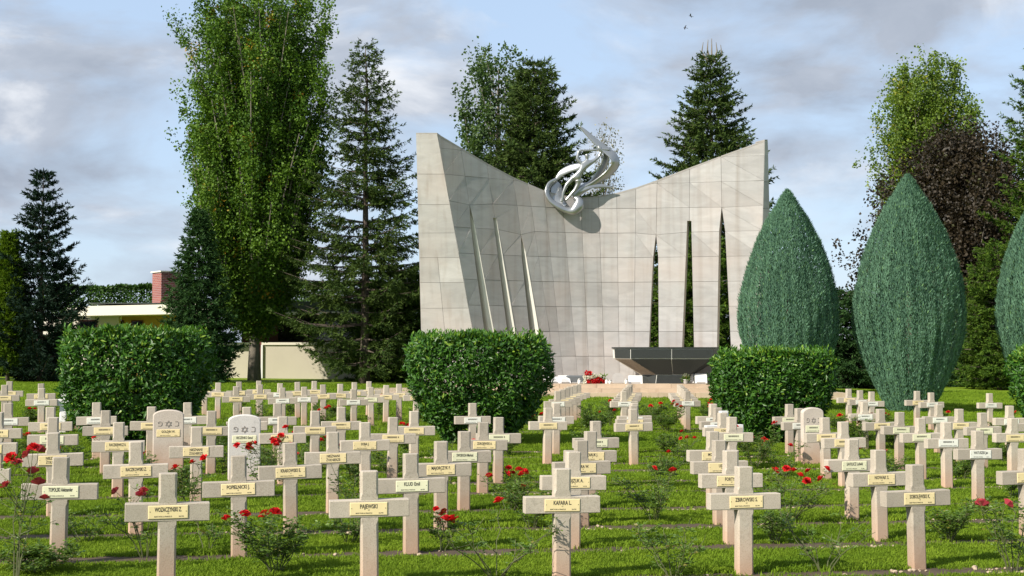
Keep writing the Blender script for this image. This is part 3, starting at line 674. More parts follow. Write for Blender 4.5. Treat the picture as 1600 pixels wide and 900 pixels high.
    sweep('wing_knot', [(602, 262, -1.06, 8, 8, 0), (618, 272, -1.06, 17, 14, 0), (632, 296, -1.05, 14, 12, 0), (634, 318, -1.05, 6, 6, 0)], 6, 10)
build_sculpture()

# ------------------------------------------------------------------ black granite basin
def build_basin():
    Yf = 51.3
    c = at(1037, 600, Yf + .8); c.z = TERR
    root = empty('granite_basin', c); tag(root, 'black polished granite basin on a tapering pedestal at the foot of the wall', 'basin')
    def W(px, py, Y): return at(px, py, Y) - c
    # plan octagon at three heights
    def ring(pxl, pxm, pxr, py, Y, sh):
        # facet left: (pxl) is further back, pxm..pxr front edge
        A = W(pxl, py, Y + sh); B = W(pxm, py, Y); C_ = W(pxr, py, Y); D_ = C_ + Vector((sh * .45, sh, 0)); E1 = D_ + Vector((0, 1.1, 0)); F1 = A + Vector((0, 1.1, 0)); z = B.z
        return [Vector((p.x, p.y, z)) for p in (A, B, C_, D_, E1, F1)]
    rings = [ring(960, 985, 1113.5, 545, Yf, .9), ring(961, 985, 1113, 560.5, Yf, .9), ring(1003, 1026, 1077, 585.5, Yf + .35, .45), ring(1004, 1024, 1069, 602, Yf + .35, .45)]
    # pale joint core a little behind the polished panels
    def shrink(r, d):
        m = sum(r, Vector()) / len(r); return [p + (m - p).normalized() * d for p in r]
    MB().loft([shrink(r, .010) for r in rings]).build('joint_core', M['grout'], root)
    rd = random.Random(2)
    def panel(a, b, c2, d, mat, g=.016):
        cen = (a + b + c2 + d) / 4; gu = g / max((b - a).length, (c2 - d).length); gv = g / (d - a).length
        def bl(u, v): return a.lerp(b, u).lerp(d.lerp(c2, u), v)
        q = [bl(gu, gv), bl(1 - gu, gv), bl(1 - gu, 1 - gv), bl(gu, 1 - gv)]; n = (b - a).cross(d - a).normalized()
        if n.y > 0.3 or (abs(n.y) < .3 and n.x * (cen.x) < 0): n = -n
        prism([p + n * .012 for p in q], [p - n * .03 for p in q], M[mat], 'granite_panel', root)
    for k in range(3):
        u, l = rings[k], rings[k + 1]
        for i in range(4):
            a, b, c2, d = u[i], u[i + 1], l[i + 1], l[i]
            mat = 'granite_reflect' if (i == 0 and k == 1) else 'granite'  # left tapering facet is the same stone, reflection painted in
            if i == 1 and k < 2:
                for t0, t1 in ((0, .5), (.5, 1)): panel(a.lerp(b, t0), a.lerp(b, t1), d.lerp(c2, t1), d.lerp(c2, t0), mat)
            else: panel(a, b, c2, d, mat)
    top = rings[0]; rim = [p + Vector((0, 0, .0)) for p in top]
    m = sum(top, Vector()) / 6; o1 = [p + (p - m).normalized() * .03 for p in rim]
    MB().loft([[p + Vector((0, 0, .004)) for p in o1], [p + Vector((0, 0, .06)) for p in o1]]).build('rim', M['granite'], root)
build_basin()

# ------------------------------------------------------------------ offerings on the terrace
def on_terrace(px, Y): p = at(px, 600, Y); p.z = TERR; return p
def plaque(px0, px1, ytop, Y, tilt, mat, label, arch=False, skew=0):
    a = on_terrace((px0 + px1) / 2, Y); w = (px1 - px0) / F * Y; h = (599.5 - ytop) / F * Y / math.cos(tilt)
    root = empty('memorial_plaque', a, skew); tag(root, label, 'plaque', 'plaques leaning on the terrace')
    n = 10; out = [(-w / 2, 0), (w / 2, 0)]
    if arch: out += [(w / 2 * math.cos(t), h * .62 + h * .38 * math.sin(t)) for t in np.linspace(0, math.pi, n)]
    else: out += [(w / 2, h - .02), (w / 2 - .02, h), (-w / 2 + .02, h), (-w / 2, h - .02)]
    def P(x, s, off): return Vector((x, s * math.sin(tilt) + off * math.cos(tilt), s * math.cos(tilt) - off * math.sin(tilt) + .005))
    o = prism([P(x, s, 0) for x, s in out], [P(x, s, .04) for x, s in out], M[mat], 'stone_tablet', root)
    MB().box(-w * .35, w * .35, .0, .05 + h * math.sin(tilt), 0, .06).build('stand', M['marble_grey'], root)
    mb = MB()
    for r_ in range(3):
        s = h * (.3 + .17 * r_); ww = w * (.28 - .05 * r_)
        mb.add([P(-ww, s, -.004), P(ww, s, -.004), P(ww, s + h * .05, -.004), P(-ww, s + h * .05, -.004)], [(0, 1, 2, 3)])
    mb.build('inscription', M['marble_grey'], root)
plaque(851, 862, 589, 51.6, .55, 'marble_white', 'white plaque half hidden behind the central laurel bush', skew=.3)
plaque(859, 874, 589.5, 51.5, .6, 'marble_white', 'white tilted plaque, second of the pale ones right of the central laurel', skew=.35)
plaque(874, 893, 587.5, 51.6, .62, 'marble_white', 'larger white tilted plaque left of the dark granite block', skew=.35)
plaque(957, 975, 583.5, 51.7, .2, 'marble_grey', 'grey round topped plaque right of the wreath', arch=True)
plaque(982, 1004, 587, 51.0, .35, 'marble_white', 'white rectangular plaque just left of the granite basin')
plaque(1074.5, 1084, 583, 51.8, .2, 'marble_white', 'narrow white plaque right of the granite basin pedestal')
plaque(1086, 1105, 585, 51.6, .3, 'marble_white', 'wide white plaque beside the right laurel bush')
def grey_block():
    a = on_terrace(902, 51.9); r = empty('granite_block', a); tag(r, 'low dark grey granite block behind the red and white wreath', 'stone block')
    MB().loft([[(-.42, -.12, 0), (.42, -.12, 0), (.42, .12, 0), (-.42, .12, 0)], [(-.42, -.12, .24), (.42, -.12, .24), (.42, .12, .24), (-.42, .12, .24)], [(-.38, -.09, .28), (.38, -.09, .28), (.38, .09, .28), (-.38, .09, .28)]]).build('block', plain('slate_block', (.11, .12, .125), .4), r)
    MB().box(-.46, .46, -.16, .16, 0, .03).build('plinth', M['marble_grey'], r)
grey_block()
def petals_ball(c, rad, n, seed):
    g = np.random.default_rng(seed); d = unit(g.normal(size=(n, 3))); P = np.array(c)[None] + d * rad * g.uniform(.3, .8, (n, 1))
    return kites(P, d + g.normal(0, .4, (n, 3)), g.normal(size=(n, 3)), rad * .9, rad * .8, g.uniform(.1, 1, n), .3)
def wreath():
    a = on_terrace(929, 51.0); r = empty('flower_wreath', a); tag(r, 'red and white flower wreath lying on the terrace below the wall', 'wreath')
    def balls(mat, spots, nm):
        Vs = []; Fs = []; Ts = []; b = 0
        for i, (px, py, rr) in enumerate(spots):
            p = at(px, py, 50.95) - a; V, Fc, T = petals_ball(p, rr, 46, i + 5); Vs.append(V); Fs.append(Fc + b); Ts.append(T); b += len(V)
        link(nm, np_mesh(nm, np.concatenate(Vs), [np.concatenate(Fs)], M[mat], np.concatenate(Ts)), r)
    balls('red_petal', [(920, 596, .09), (924, 597, .1), (930, 595, .11), (935, 594, .12), (939, 597, .11), (917, 583, .08), (921, 584, .09), (926, 593, .09), (933, 598, .1), (943, 596, .06)], 'red_flowers')
    balls('white_petal', [(914, 588, .07), (917, 590, .09), (922, 590, .09), (927, 588, .09), (932, 590, .08), (914, 597, .07), (937, 588, .06)], 'white_flowers')
    g = np.random.default_rng(4); n = 160; P = np.stack([g.uniform(-.35, .42, n), g.uniform(-.1, .18, n), g.uniform(.02, .3, n)], 1); D = g.normal(size=(n, 3)); D[:, 2] = abs(D[:, 2])
    V, Fc, T = kites(P, D, g.normal(size=(n, 3)), .13, .05, g.random(n)); link('leaves', np_mesh('leaves', V, [Fc], M['rose_leaf'], T), r)
    MB().tube([(.12 * math.cos(t) * 2.6, .0 + .06 * math.sin(t), .09 + .08 * math.sin(t)) for t in np.linspace(0, 2 * math.pi, 17)], .035, 6, False).build('ring', M['rose_stem'], r)
wreath()
def flower_pot():
    a = on_terrace(1071.5, 50.9); r = empty('flower_pot', a); tag(r, 'small grey pot of flowers at the right foot of the granite basin', 'flower pot')
    prof = [(.07, 0), (.075, .02), (.095, .13), (.105, .16), (.09, .165), (.08, .12)]
    MB().loft([[(q * math.cos(t), q * math.sin(t), z) for t in np.linspace(0, 2 * math.pi, 12, endpoint=False)] for q, z in prof]).build('pot', M['marble_grey'], r, smooth=True)
    g = np.random.default_rng(9); n = 120; D = g.normal(size=(n, 3)); D[:, 2] = abs(D[:, 2]) + .6; P = np.array([[0, 0, .14]]) + g.normal(0, .05, (n, 3))
    V, Fc, T = kites(P, D, g.normal(size=(n, 3)), .15, .05, g.random(n)); link('leaves', np_mesh('leaves', V, [Fc], M['rose_leaf'], T), r)
    Vs = []; Fs = []; Ts = []; b = 0
    for i, p in enumerate([(-.05, -.05, .3), (.05, -.04, .27), (0, 0, .34), (.07, .05, .3)]):
        V, Fc, T = petals_ball(p, .045, 24, i + 40); Vs.append(V); Fs.append(Fc + b); Ts.append(T); b += len(V)
    link('flowers', np_mesh('flowers', np.concatenate(Vs), [np.concatenate(Fs)], M['birch'], np.concatenate(Ts)), r)
flower_pot()
def lantern(px, h, label, red=False):
    a = on_terrace(px, 50.9); r = empty('grave_lantern', a); tag(r, label, 'lantern', 'grave lanterns on the terrace')
    def lathe(pr): return MB().loft([[(q * math.cos(t), q * math.sin(t), z) for t in np.linspace(0, 2 * math.pi, 10, endpoint=False)] for q, z in pr])
    lathe([(.05, 0), (.055, .02), (.06, h * .4), (.052, h * .72)]).build('glass_jar', M['red_petal' if red else 'marble_white'], r, smooth=True)
    lathe([(.058, h * .72), (.055, h * .8), (.03, h * .93), (.008, h)]).build('lid', M['marble_grey'], r, smooth=True)
lantern(905, .2, 'small white grave lantern left of the wreath'); lantern(948, .18, 'small white grave lantern just right of the wreath'); lantern(953, .15, 'shorter white grave lantern between wreath and grey plaque'); lantern(978.5, .2, 'white grave lantern between the grey and the white plaque')

# ------------------------------------------------------------------ crosses
NUM = ['', 'first', 'second', 'third', 'fourth', 'fifth', 'sixth', 'seventh', 'eighth', 'ninth', 'tenth', 'eleventh', 'twelfth', 'thirteenth', 'fourteenth', 'fifteenth', 'sixteenth', 'seventeenth', 'eighteenth']
def octo(hw, hy, c): return [(-hw + c, -hy), (hw - c, -hy), (hw, -hy + c), (hw, hy - c), (hw - c, hy), (-hw + c, hy), (-hw, hy - c), (-hw, -hy + c)]
def cross_mesh(name, mat, seed):
    r = random.Random(seed); mb = MB(); C, s = .015, .003
    j = lambda: r.uniform(-.0015, .0015)
    secs = []
    for z, hw, hy, c in ((-.18, .066, .05, C), (0, .066, .05, C), (.25, .065, .05, C), (.462, .0645, .05, C), (.492, .0645, .05, s), (.662, .064, .05, s), (.69, .064, .05, C), (.845, .064, .05, C), (.85, .0605, .0465, C)):
        secs.append([(x + j(), y + j(), z + (j() if z < .843 else 0)) for x, y in octo(hw, hy, c)])
    mb.loft(secs)
    secs = []
    for x, hz, hy, c in ((-.292, .0605, .0495, .005), (-.2885, .0635, .0525, .005), (-.07, .064, .0528, .005), (.07, .064, .0528, .005), (.2885, .0635, .0525, .005), (.292, .0605, .0495, .005)):
        secs.append([(x, y, .577 + z) for z, y in octo(hz, hy, c)])
    mb.loft(secs)
    return fix_normals(mb.mesh(name, mat))
CROSS = [cross_mesh('grave_cross', M['cross'], i) for i in range(4)]
WCROSS = cross_mesh('white_grave_cross', M['whitecross'], 9)
def plate_mesh(mat, w=.275, h=.094):
    mb = MB(); b = .004
    mb.loft([[(x * (w / 2), -0, z * h / 2) for x, z in ((-1, -1), (1, -1), (1, 1), (-1, 1))], [(x * (w / 2), -.004, z * h / 2) for x, z in ((-1, -1), (1, -1), (1, 1), (-1, 1))], [(x * (w / 2 - b), -.006, z * (h / 2 - b)) for x, z in ((-1, -1), (1, -1), (1, 1), (-1, 1))]])
    return fix_normals(mb.mesh('nameplate', M[mat]))
PLATE = {k: plate_mesh(k) for k in ('brass', 'cream', 'white')}
def text_geo(txt, size, cx, z, xscale=.8, bold=.006, maxw=None):
    cu = bpy.data.curves.new('t', 'FONT'); cu.body = txt; cu.size = size; cu.align_x = 'CENTER'; cu.align_y = 'CENTER'; cu.offset = bold * size; cu.resolution_u = 2; cu.fill_mode = 'FRONT'
    ob = bpy.data.objects.new('t', cu); COL.objects.link(ob); dg = bpy.context.evaluated_depsgraph_get(); me = ob.evaluated_get(dg).to_mesh()
    V = np.array([v.co[:] for v in me.vertices]) if len(me.vertices) else np.zeros((0, 3)); Fc = [tuple(p.vertices) for p in me.polygons]
    ob.evaluated_get(dg).to_mesh_clear(); bpy.data.objects.remove(ob); bpy.data.curves.remove(cu)
    if len(V):
        w = (V[:, 0].max() - V[:, 0].min()) * xscale
        if maxw and w > maxw: xscale *= maxw / w
    return [(cx + v[0] * xscale, -.0068, z + v[1]) for v in V], Fc
def lettering(name, style):
    mb = MB()
    two = '/' in name
    if two:
        a, b = name.split('/'); mb.add(*text_geo(a, .04, .0, .021, .74, .02, .17)); mb.add(*text_geo(b, .038, .0, -.019, .74, .02, .19))
    else:
        mb.add(*text_geo(name, .043, 0, .017, .70, .024, .185))
        mb.add(*text_geo('LE', .014, .0, -.008, .9, .01)) if style == 'brass' else None
        mb.add(*text_geo('MORT POUR LA FRANCE LE', .0135, -.035, -.031, .72, .016, .145)); mb.add(*text_geo('8.8.1944', .0125, .09, -.031, .8, .016))
    for sx in (-1, 1): mb.add([(sx * .124 + .0035 * math.cos(t), -.0068, .004 + .0035 * math.sin(t)) for t in np.linspace(0, 2 * math.pi, 6, endpoint=False)], [tuple(range(6))])
    return mb.mesh('lettering', M['ink'])
def dash_lettering(seed, faint):
    r = random.Random(seed); mb = MB()
    def word(x0, x1, z, h):
        x = x0
        while x < x1:
            w = r.uniform(.006, .010); mb.add([(x, -.0068, z), (x + w, -.0068, z), (x + w, -.0068, z + h), (x, -.0068, z + h)], [(0, 1, 2, 3)]); x += w + .005
    word(-.075, .05, .006, .022); word(.062, .075, .006, .022); word(-.11, .05, -.034, .008); word(.07, .11, -.034, .008)
    return mb.mesh('lettering', M['ink'])
DASH = [dash_lettering(i, 0) for i in range(3)]
b, c_, w_ = 'brass', 'cream', 'white'
# x and top height of every cross as sighted from the camera, plate, wording where it can be read
CR = [(92.8, 714.4, c_, 'TOPOLSKI Aleksander'), (85, 676, b, 'NIEZNANI/ŻOŁNIERZ'), (83, 652, c_, ''), (80, 636, b, ''), (65, 599.5, b, ''), (65.5, 607, w_, ''), (14.6, 596, b, ''), (8, 601.5, b, ''), (13, 630, w_, ''), (-3, 644, b, ''), (-17, 662, b, ''), (-38, 696, b, ''),
      (152, 629, w_, ''), (165, 641.5, b, ''), (185, 660, b, 'RACZKIEWICZ R.'), (213.5, 690, b, 'RACZKOWSKI Z.'), (236, 635.5, b, ''), (294, 629, w_, ''), (330, 642, b, ''), (307, 667, b, 'NIEZNANI/ŻOŁNIERZE'), (261, 739, b, 'WOZACZYNSKI Z.'), (374.7, 712, b, 'POPIELNICKI J.'),
      (340.5, 598, b, ''), (320, 595, b, ''), (374, 596.5, b, ''), (369.5, 603.7, b, ''), (404, 595, b, ''), (406, 601, b, ''), (437, 599, w_, ''), (442, 606, w_, ''), (465.5, 597, b, ''), (475.5, 604.5, w_, ''), (490.6, 595.5, b, ''), (505.5, 601, b, ''), (531, 600, b, ''), (554, 597.5, b, ''), (553, 608, w_, ''), (576, 596, b, ''), (580, 605, c_, ''), (603, 602, b, ''), (623.6, 600, b, ''), (650, 603, b, ''),
      (386, 636, b, ''), (433, 630, w_, ''), (442, 651, b, 'ZAWADA A.'), (455, 692, b, 'KRAKOWSKI E.'), (491.7, 642, b, ''), (533, 636, b, ''), (571, 660, b, 'SOBA J.'), (520, 675, b, 'NIEZNANI/ŻOŁNIERZE'), (613, 652, b, ''), (646.5, 642.5, b, ''), (577.7, 735.4, b, 'PAJEWSKI'), (642.6, 708.7, c_, 'KLUD Emil'), (689, 689.5, b, 'MAJORCZYK F.'),
      (738, 630, w_, ''), (754, 660, b, 'ZDROJEWSKI A.'), (778, 652, c_, ''), (724.6, 674, c_, 'SWOBODA Mariusz'), (877, 732, b, 'KAFARA L.'), (894, 706, b, 'MOJZUK A.'), (909, 688, b, 'ZARA W.'), (921, 674, b, 'ZARUK J.'), (931, 658, c_, ''), (855, 637, b, ''), (868, 630, w_, ''), (872, 611, w_, ''), (879, 608.5, b, ''), (885, 606, b, ''), (891, 604, b, ''), (897, 602, b, ''), (903, 600.5, b, ''),
      (990, 639, b, ''), (990.5, 634, b, ''), (991, 630, w_, ''), (974.6, 611.5, w_, ''), (977, 608.5, b, ''), (979.5, 606, b, ''), (981.5, 604, b, ''), (983, 602, b, ''), (984.5, 600.5, b, ''), (1073.5, 611, w_, ''), (1070, 608, b, ''), (1068, 606, b, ''), (1066, 604, b, ''), (1064, 602.5, b, ''), (1062.5, 601, b, ''),
      (1113, 631, w_, ''), (1121.5, 637, w_, ''), (1132, 642, 'plain', ''), (1142.5, 651.7, c_, ''), (1129, 645, b, 'KON'), (1112.5, 674, b, 'MOSCICKI'), (1124, 688, b, 'USKI'), (1141, 704, b, 'FORTYS J.'), (1161, 729, b, 'ZBIROWSKI S.'),
      (1233, 631.6, c_, ''), (1249, 638, w_, ''), (1290, 652.5, b, ''), (1265, 612, w_, ''), (1326, 607.6, b, ''), (1343, 610, w_, ''), (1361, 612, w_, ''), (1350, 628, w_, ''), (1375.5, 639, b, ''), (1318, 659, b, ''), (1330, 686, c_, 'SAVULICZ Ludwik'), (1374, 703, b, 'NOWAK S.'), (1404, 644, c_, ''), (1432, 611, b, ''), (1455, 613.5, w_, ''), (1465, 632, w_, ''), (1438, 653, c_, ''), (1478.5, 660, w_, ''), (1497.5, 639, b, ''), (1545.5, 614.6, w_, ''), (1535, 645, c_, ''), (1576, 634, w_, ''), (1581, 653.5, b, ''), (1527, 673, w_, 'WATUSZEK Jan'), (1612, 641, b, ''), (1603, 701, b, 'SIC'), (1431, 726, b, 'SOBOLEWSKI K.'), (99, 607, 'plain', ''), (122, 605, b, '')]
STELES = [(263.5, 640, 'stele', 'brass', 'GOLDIN W.', 'sandy'), (382, 647.5, 'stele_pale', 'cream', 'HECZENKO Szmul', 'whitish'), (1268.7, 636.5, 'stele', 'cream', '', 'sandy')]
def stand(px, py, h=.85):
    d = ray(px, py); t = -(EYE - h) / (d.z + SLOPE * d.x); x, y = t * d.x, t * d.y
    return x, y
crosses = []
def build_crosses():
    pos = []
    for px, py, pl, tx in CR:
        x, y = stand(px, py); pos.append((row_of(x, y), x, y, pl, tx, px))
    rows = {}
    for p in pos: rows.setdefault(p[0], []).append(p)
    rd = random.Random(5); order = sorted(rows)
    for rn, ri in enumerate(order, 1):
        lst = sorted(rows[ri], key=lambda p: p[1])
        for k, (r_, x, y, pl, tx, px) in enumerate(lst, 1):
            root = link('grave_cross', WCROSS if pl == 'plain' else rd.choice(CROSS), None, (x, y, gz(x)), (rd.uniform(-.018, .018), rd.uniform(-.016, .016), ROW_ANG + rd.uniform(-.035, .035)))
            row = NUM[rn] + ' row'
            if pl == 'plain': lab = f'bright white stone cross without nameplate, {NUM[k]} from left in {row} from front'
            else: lab = f'{"pinkish" if pl == b else "greyish"} stone cross with {pl} nameplate, {NUM[k]} from left in {row} from front'
            tag(root, lab, 'cross', 'stone crosses on the lawn')
            crosses.append((x, y, f'{NUM[k]} cross from left, {row}'))
            if pl == 'plain': continue
            p = link('nameplate', PLATE[pl], root, (rd.uniform(-.01, .01), -.0532, .578 + rd.uniform(-.003, .003)), (0, rd.uniform(-.012, .012), 0))
            if tx: tag(link('lettering', lettering(tx, pl), p), kind='stuff')
            else: tag(link('lettering', rd.choice(DASH), p), kind='stuff')
build_crosses()
def build_steles():
    for i, (px, py, mt, pl, tx, tone) in enumerate(STELES):
        x, y = stand(px, py, .89 if i == 2 else .86); hw, hh, rise = .205, .86, .075
        out = [(-hw, -.15), (hw, -.15), (hw, hh - rise)] + [(hw * math.cos(t), hh - rise + rise * math.sin(t)) for t in np.linspace(.25, math.pi - .25, 11)] + [(-hw, hh - rise)]
        def ins(d, yy): return [(q * (1 - d / hw), yy, z - d * (z > 0)) for q, z in out]
        mb = MB().loft([ins(.012, -.05), ins(0, -.038), ins(0, .04), ins(.01, .05)])
        root = link('tombstone', fix_normals(mb.mesh('tombstone', M[mt])), None, (x, y, gz(x)), (0, 0, ROW_ANG), (.84, 1, 1.035) if i == 2 else 1)
        side = ['beside the left laurel bush', 'behind a red rose bush', 'in front of the right laurel bush'][i]
        tag(root, f'round topped {tone} tombstone with carved star, {side}', 'tombstone', 'round topped tombstones')
        em = MB()
        def stroke(pts, w=.006, closed=False):
            P = [Vector((p[0], 0, p[1])) for p in pts] + ([Vector((pts[0][0], 0, pts[0][1]))] if closed else [])
            for a_, b_ in zip(P[:-1], P[1:]):
                d = (b_ - a_).normalized() * w * .4; s = Vector((-d.z, 0, d.x)).normalized() * w * .5; A = a_ - d; B = b_ + d
                em.loft([[A + s, A - s, B - s, B + s], [q + Vector((0, -.005, 0)) for q in (A + s, A - s, B - s, B + s)]])
        for sgn in (1, -1): stroke([(.042 * math.cos(t), .67 + sgn * .042 * math.sin(t)) for t in (math.pi / 2, math.pi * 7 / 6, math.pi * 11 / 6)], .007, True)
        cx = -.11; stroke([(cx - .025, .645), (cx + .012, .645), (cx + .022, .655), (cx + .022, .69), (cx + .01, .70), (cx - .015, .70), (cx - .024, .692), (cx - .024, .678), (cx - .005, .676)])
        cx = .11; stroke([(cx - .02, .70), (cx + .012, .70), (cx + .02, .69), (cx + .02, .65), (cx + .012, .642), (cx - .022, .642)])
        em.build('carved_emblem', M['engraving'], root, loc=(0, -.0495, 0))
        p = link('nameplate', PLATE[pl], root, (0, -.0505, .545), None, (1.12, 1, 1.05))
        tag(link('lettering', lettering(tx, pl) if tx else DASH[0], p), kind='stuff'); crosses.append((x, y, f'{tone} tombstone {side}'))
build_steles()

# ------------------------------------------------------------------ roses
def bloom_mesh(mat, seed):
    g = np.random.default_rng(seed); Vs = []; Fs = []; Ts = []; bb = 0
    for ring, (n, tilt, ln, w, z) in enumerate(((6, .25, .034, .030, .0), (6, .7, .036, .036, .0), (7, 1.2, .04, .042, -.002))):
        a = np.arange(n) * 2 * math.pi / n + ring * .5 + g.normal(0, .15, n); t = tilt + g.normal(0, .12, n)
        D = np.stack([np.cos(a) * np.sin(t), np.sin(a) * np.sin(t), np.cos(t)], 1); Nn = np.stack([-np.cos(a) * np.cos(t), -np.sin(a) * np.cos(t), np.sin(t)], 1)
        P = np.tile([[0, 0, z]], (n, 1)); V, Fc, T = kites(P, D, Nn, ln, w, g.uniform(.2, 1, n), .25, .7); Vs.append(V); Fs.append(Fc + bb); Ts.append(T); bb += len(V)
    return np_mesh('rose_bloom', np.concatenate(Vs), [np.concatenate(Fs)], M[mat], np.concatenate(Ts))
BLOOM = [bloom_mesh('red_petal', i) for i in range(3)] + [bloom_mesh('pink_petal', 8)]
def rose_bush(x, y, h, spread, stems, leafy, blooms, seed, big=1.0, pink=.08):
    g = np.random.default_rng(seed); r = random.Random(seed)
    root = empty('rose_bush', (x, y, gz(x)))
    mb = MB(); LP = []; LD = []; tips = []
    for k in range(stems):
        a = r.uniform(0, 6.28); hh = h * r.uniform(.6, 1.05); out = spread * r.uniform(.3, 1.0); T = np.linspace(0, 1, 7); wig = g.normal(0, .02, (7, 3)) * T[:, None]
        pts = np.stack([math.cos(a) * out * T ** 1.2 + .03 * math.cos(a), math.sin(a) * out * T ** 1.2 + .03 * math.sin(a), hh * T ** .9 - .02], 1) + wig
        mb.tube(pts.tolist(), [.0058 - .0036 * t for t in T], 4, False); tips.append(pts[-1])
        for tw in range(r.randint(2, 5)):
            i = r.randint(2, 5); b_ = pts[i]; d = unit(g.normal(size=3)); d[2] = abs(d[2]) * .8 + .25; e = b_ + d * h * r.uniform(.15, .34)
            mb.tube([b_.tolist(), (b_ * .45 + e * .55 + g.normal(0, .01, 3)).tolist(), e.tolist()], [.0038, .003, .0022], 3, False); tips.append(e)
            n = int(4.6 * leafy) + 1; s = g.uniform(.2, 1, (n, 1)); LP.append(b_ + (e - b_) * s)
        n = int(8 * leafy); s = g.uniform(.3, 1, n); i = np.minimum((s * 6).astype(int), 5); LP.append(pts[i])
    mb.build('stems', M['rose_stem'], root)
    if LP:
        C = np.concatenate(LP); n = len(C); az = g.uniform(0, 6.28, n); D0 = np.stack([np.cos(az), np.sin(az), g.uniform(-.2, .7, n)], 1); D0 = unit(D0)
        P = []; D = []; S = unit(np.cross(D0, [0, 0, 1.]))
        for pos_, sd in ((.02, 1), (.02, -1), (.045, 1), (.045, -1), (.06, 0)):
            P.append(C + D0 * pos_ * 1.1); D.append(D0 * (.5 if sd else 1) + S * sd * .9)
        P = np.concatenate(P); D = np.concatenate(D); m = len(P); Nn = g.normal(0, .5, (m, 3)) + np.array([0, 0, 1.])
        sl = g.uniform(.022, .042, m); tn = np.clip(.45 + g.normal(0, .22, m), 0, .88); tn = np.where(g.random(m) < .05, .98, tn)
        V, Fc, T = kites(P, D, Nn, sl, sl * .62, tn, .15); link('leaves', np_mesh('leaves', V, [Fc], M['rose_leaf'], T), root)
    r.shuffle(tips); tips.sort(key=lambda p: -p[2] * r.uniform(.6, 1))
    mi = 3 if r.random() < pink else None
    for i in range(blooms):
        t = tips[i % len(tips)]; o = (0, 0, 0) if i < len(tips) else g.normal(0, .05, 3)
        link('rose_bloom', BLOOM[3] if mi and r.random() < .7 else BLOOM[r.randint(0, 2)], root, (t[0] + o[0], t[1] + o[1], t[2] + o[2]), (r.uniform(-.9, .5), r.uniform(-.7, .7), r.uniform(0, 6)), r.uniform(.9, 1.4) * big)
    return root
ROSES = [(22, 908, .92, .20, 5, .6, 9, 1.2), (228, 872, .62, .34, 6, .35, 3, 1.1), (432, 898, .50, .40, 9, 2.3, 4, 1.25), (322, 862, .45, .25, 3, .7, 0, 1), (292, 800, .55, .18, 5, 1.0, 3, 1.1), (775, 905, .52, .55, 8, .45, 3, 1.1), (690, 862, .34, .16, 4, .8, 6, .95), (796, 800, .46, .42, 9, 1.5, 8, 1.1),
         (1022, 815, .58, .42, 9, 1.0, 2, 1.05), (1052, 906, .45, .36, 7, .9, 0, 1), (1288, 894, .50, .42, 7, .4, 0, 1), (1236, 815, .55, .5, 8, .8, 6, 1.0), (1582, 897, .62, .34, 7, 1.1, 3, 1.3), (1482, 846, .42, .34, 8, 1.7, 0, 1), (1228, 748, .48, .42, 7, .5, 1, 1), (1064, 728, .50, .3, 6, .6, 3, 1.0),
         (928, 676, .50, .42, 14, 2.6, 2, 1), (1040, 676, .62, .48, 15, 2.6, 6, 1.1), (1343, 702, .62, .45, 12, 1.9, 6, 1.3), (420, 775, .78, .28, 8, 1.0, 12, 1.25), (495, 735, .42, .3, 7, 1.0, 4, 1.2), (552, 760, .44, .35, 9, 1.3, 4, 1.1), (640, 716, .5, .25, 8, 1.1, 4, 1.2), (612, 748, .4, .3, 7, 1.2, 2, 1), (378, 712, .4, .2, 5, 1.0, 2, 1.1), (838, 672, .42, .3, 9, 1.6, 6, 1.4),
         (112, 730, .42, .35, 7, 1.2, 4, 1), (155, 704, .4, .25, 6, 1.2, 2, 1.1), (1172, 708, .34, .35, 7, 1.0, 3, 1.1), (1562, 690, .42, .25, 7, 1.2, 2, 1.2), (1500, 735, .35, .3, 6, .9, 0, 1), (1370, 742, .38, .25, 6, 1.2, 2, 1.2), (130, 668, .45, .2, 5, 1.0, 2, 1.2), (30, 720, .4, .3, 7, 1.4, 4, 1.2), (55, 896, .24, .35, 10, 2.2, 0, 1), (545, 850, .36, .35, 7, 1.0, 0, 1), (130, 850, .3, .3, 6, .5, 0, 1), (895, 812, .3, .35, 5, .5, 0, 1), (1580, 778, .3, .2, 5, .9, 1, 1.2)]
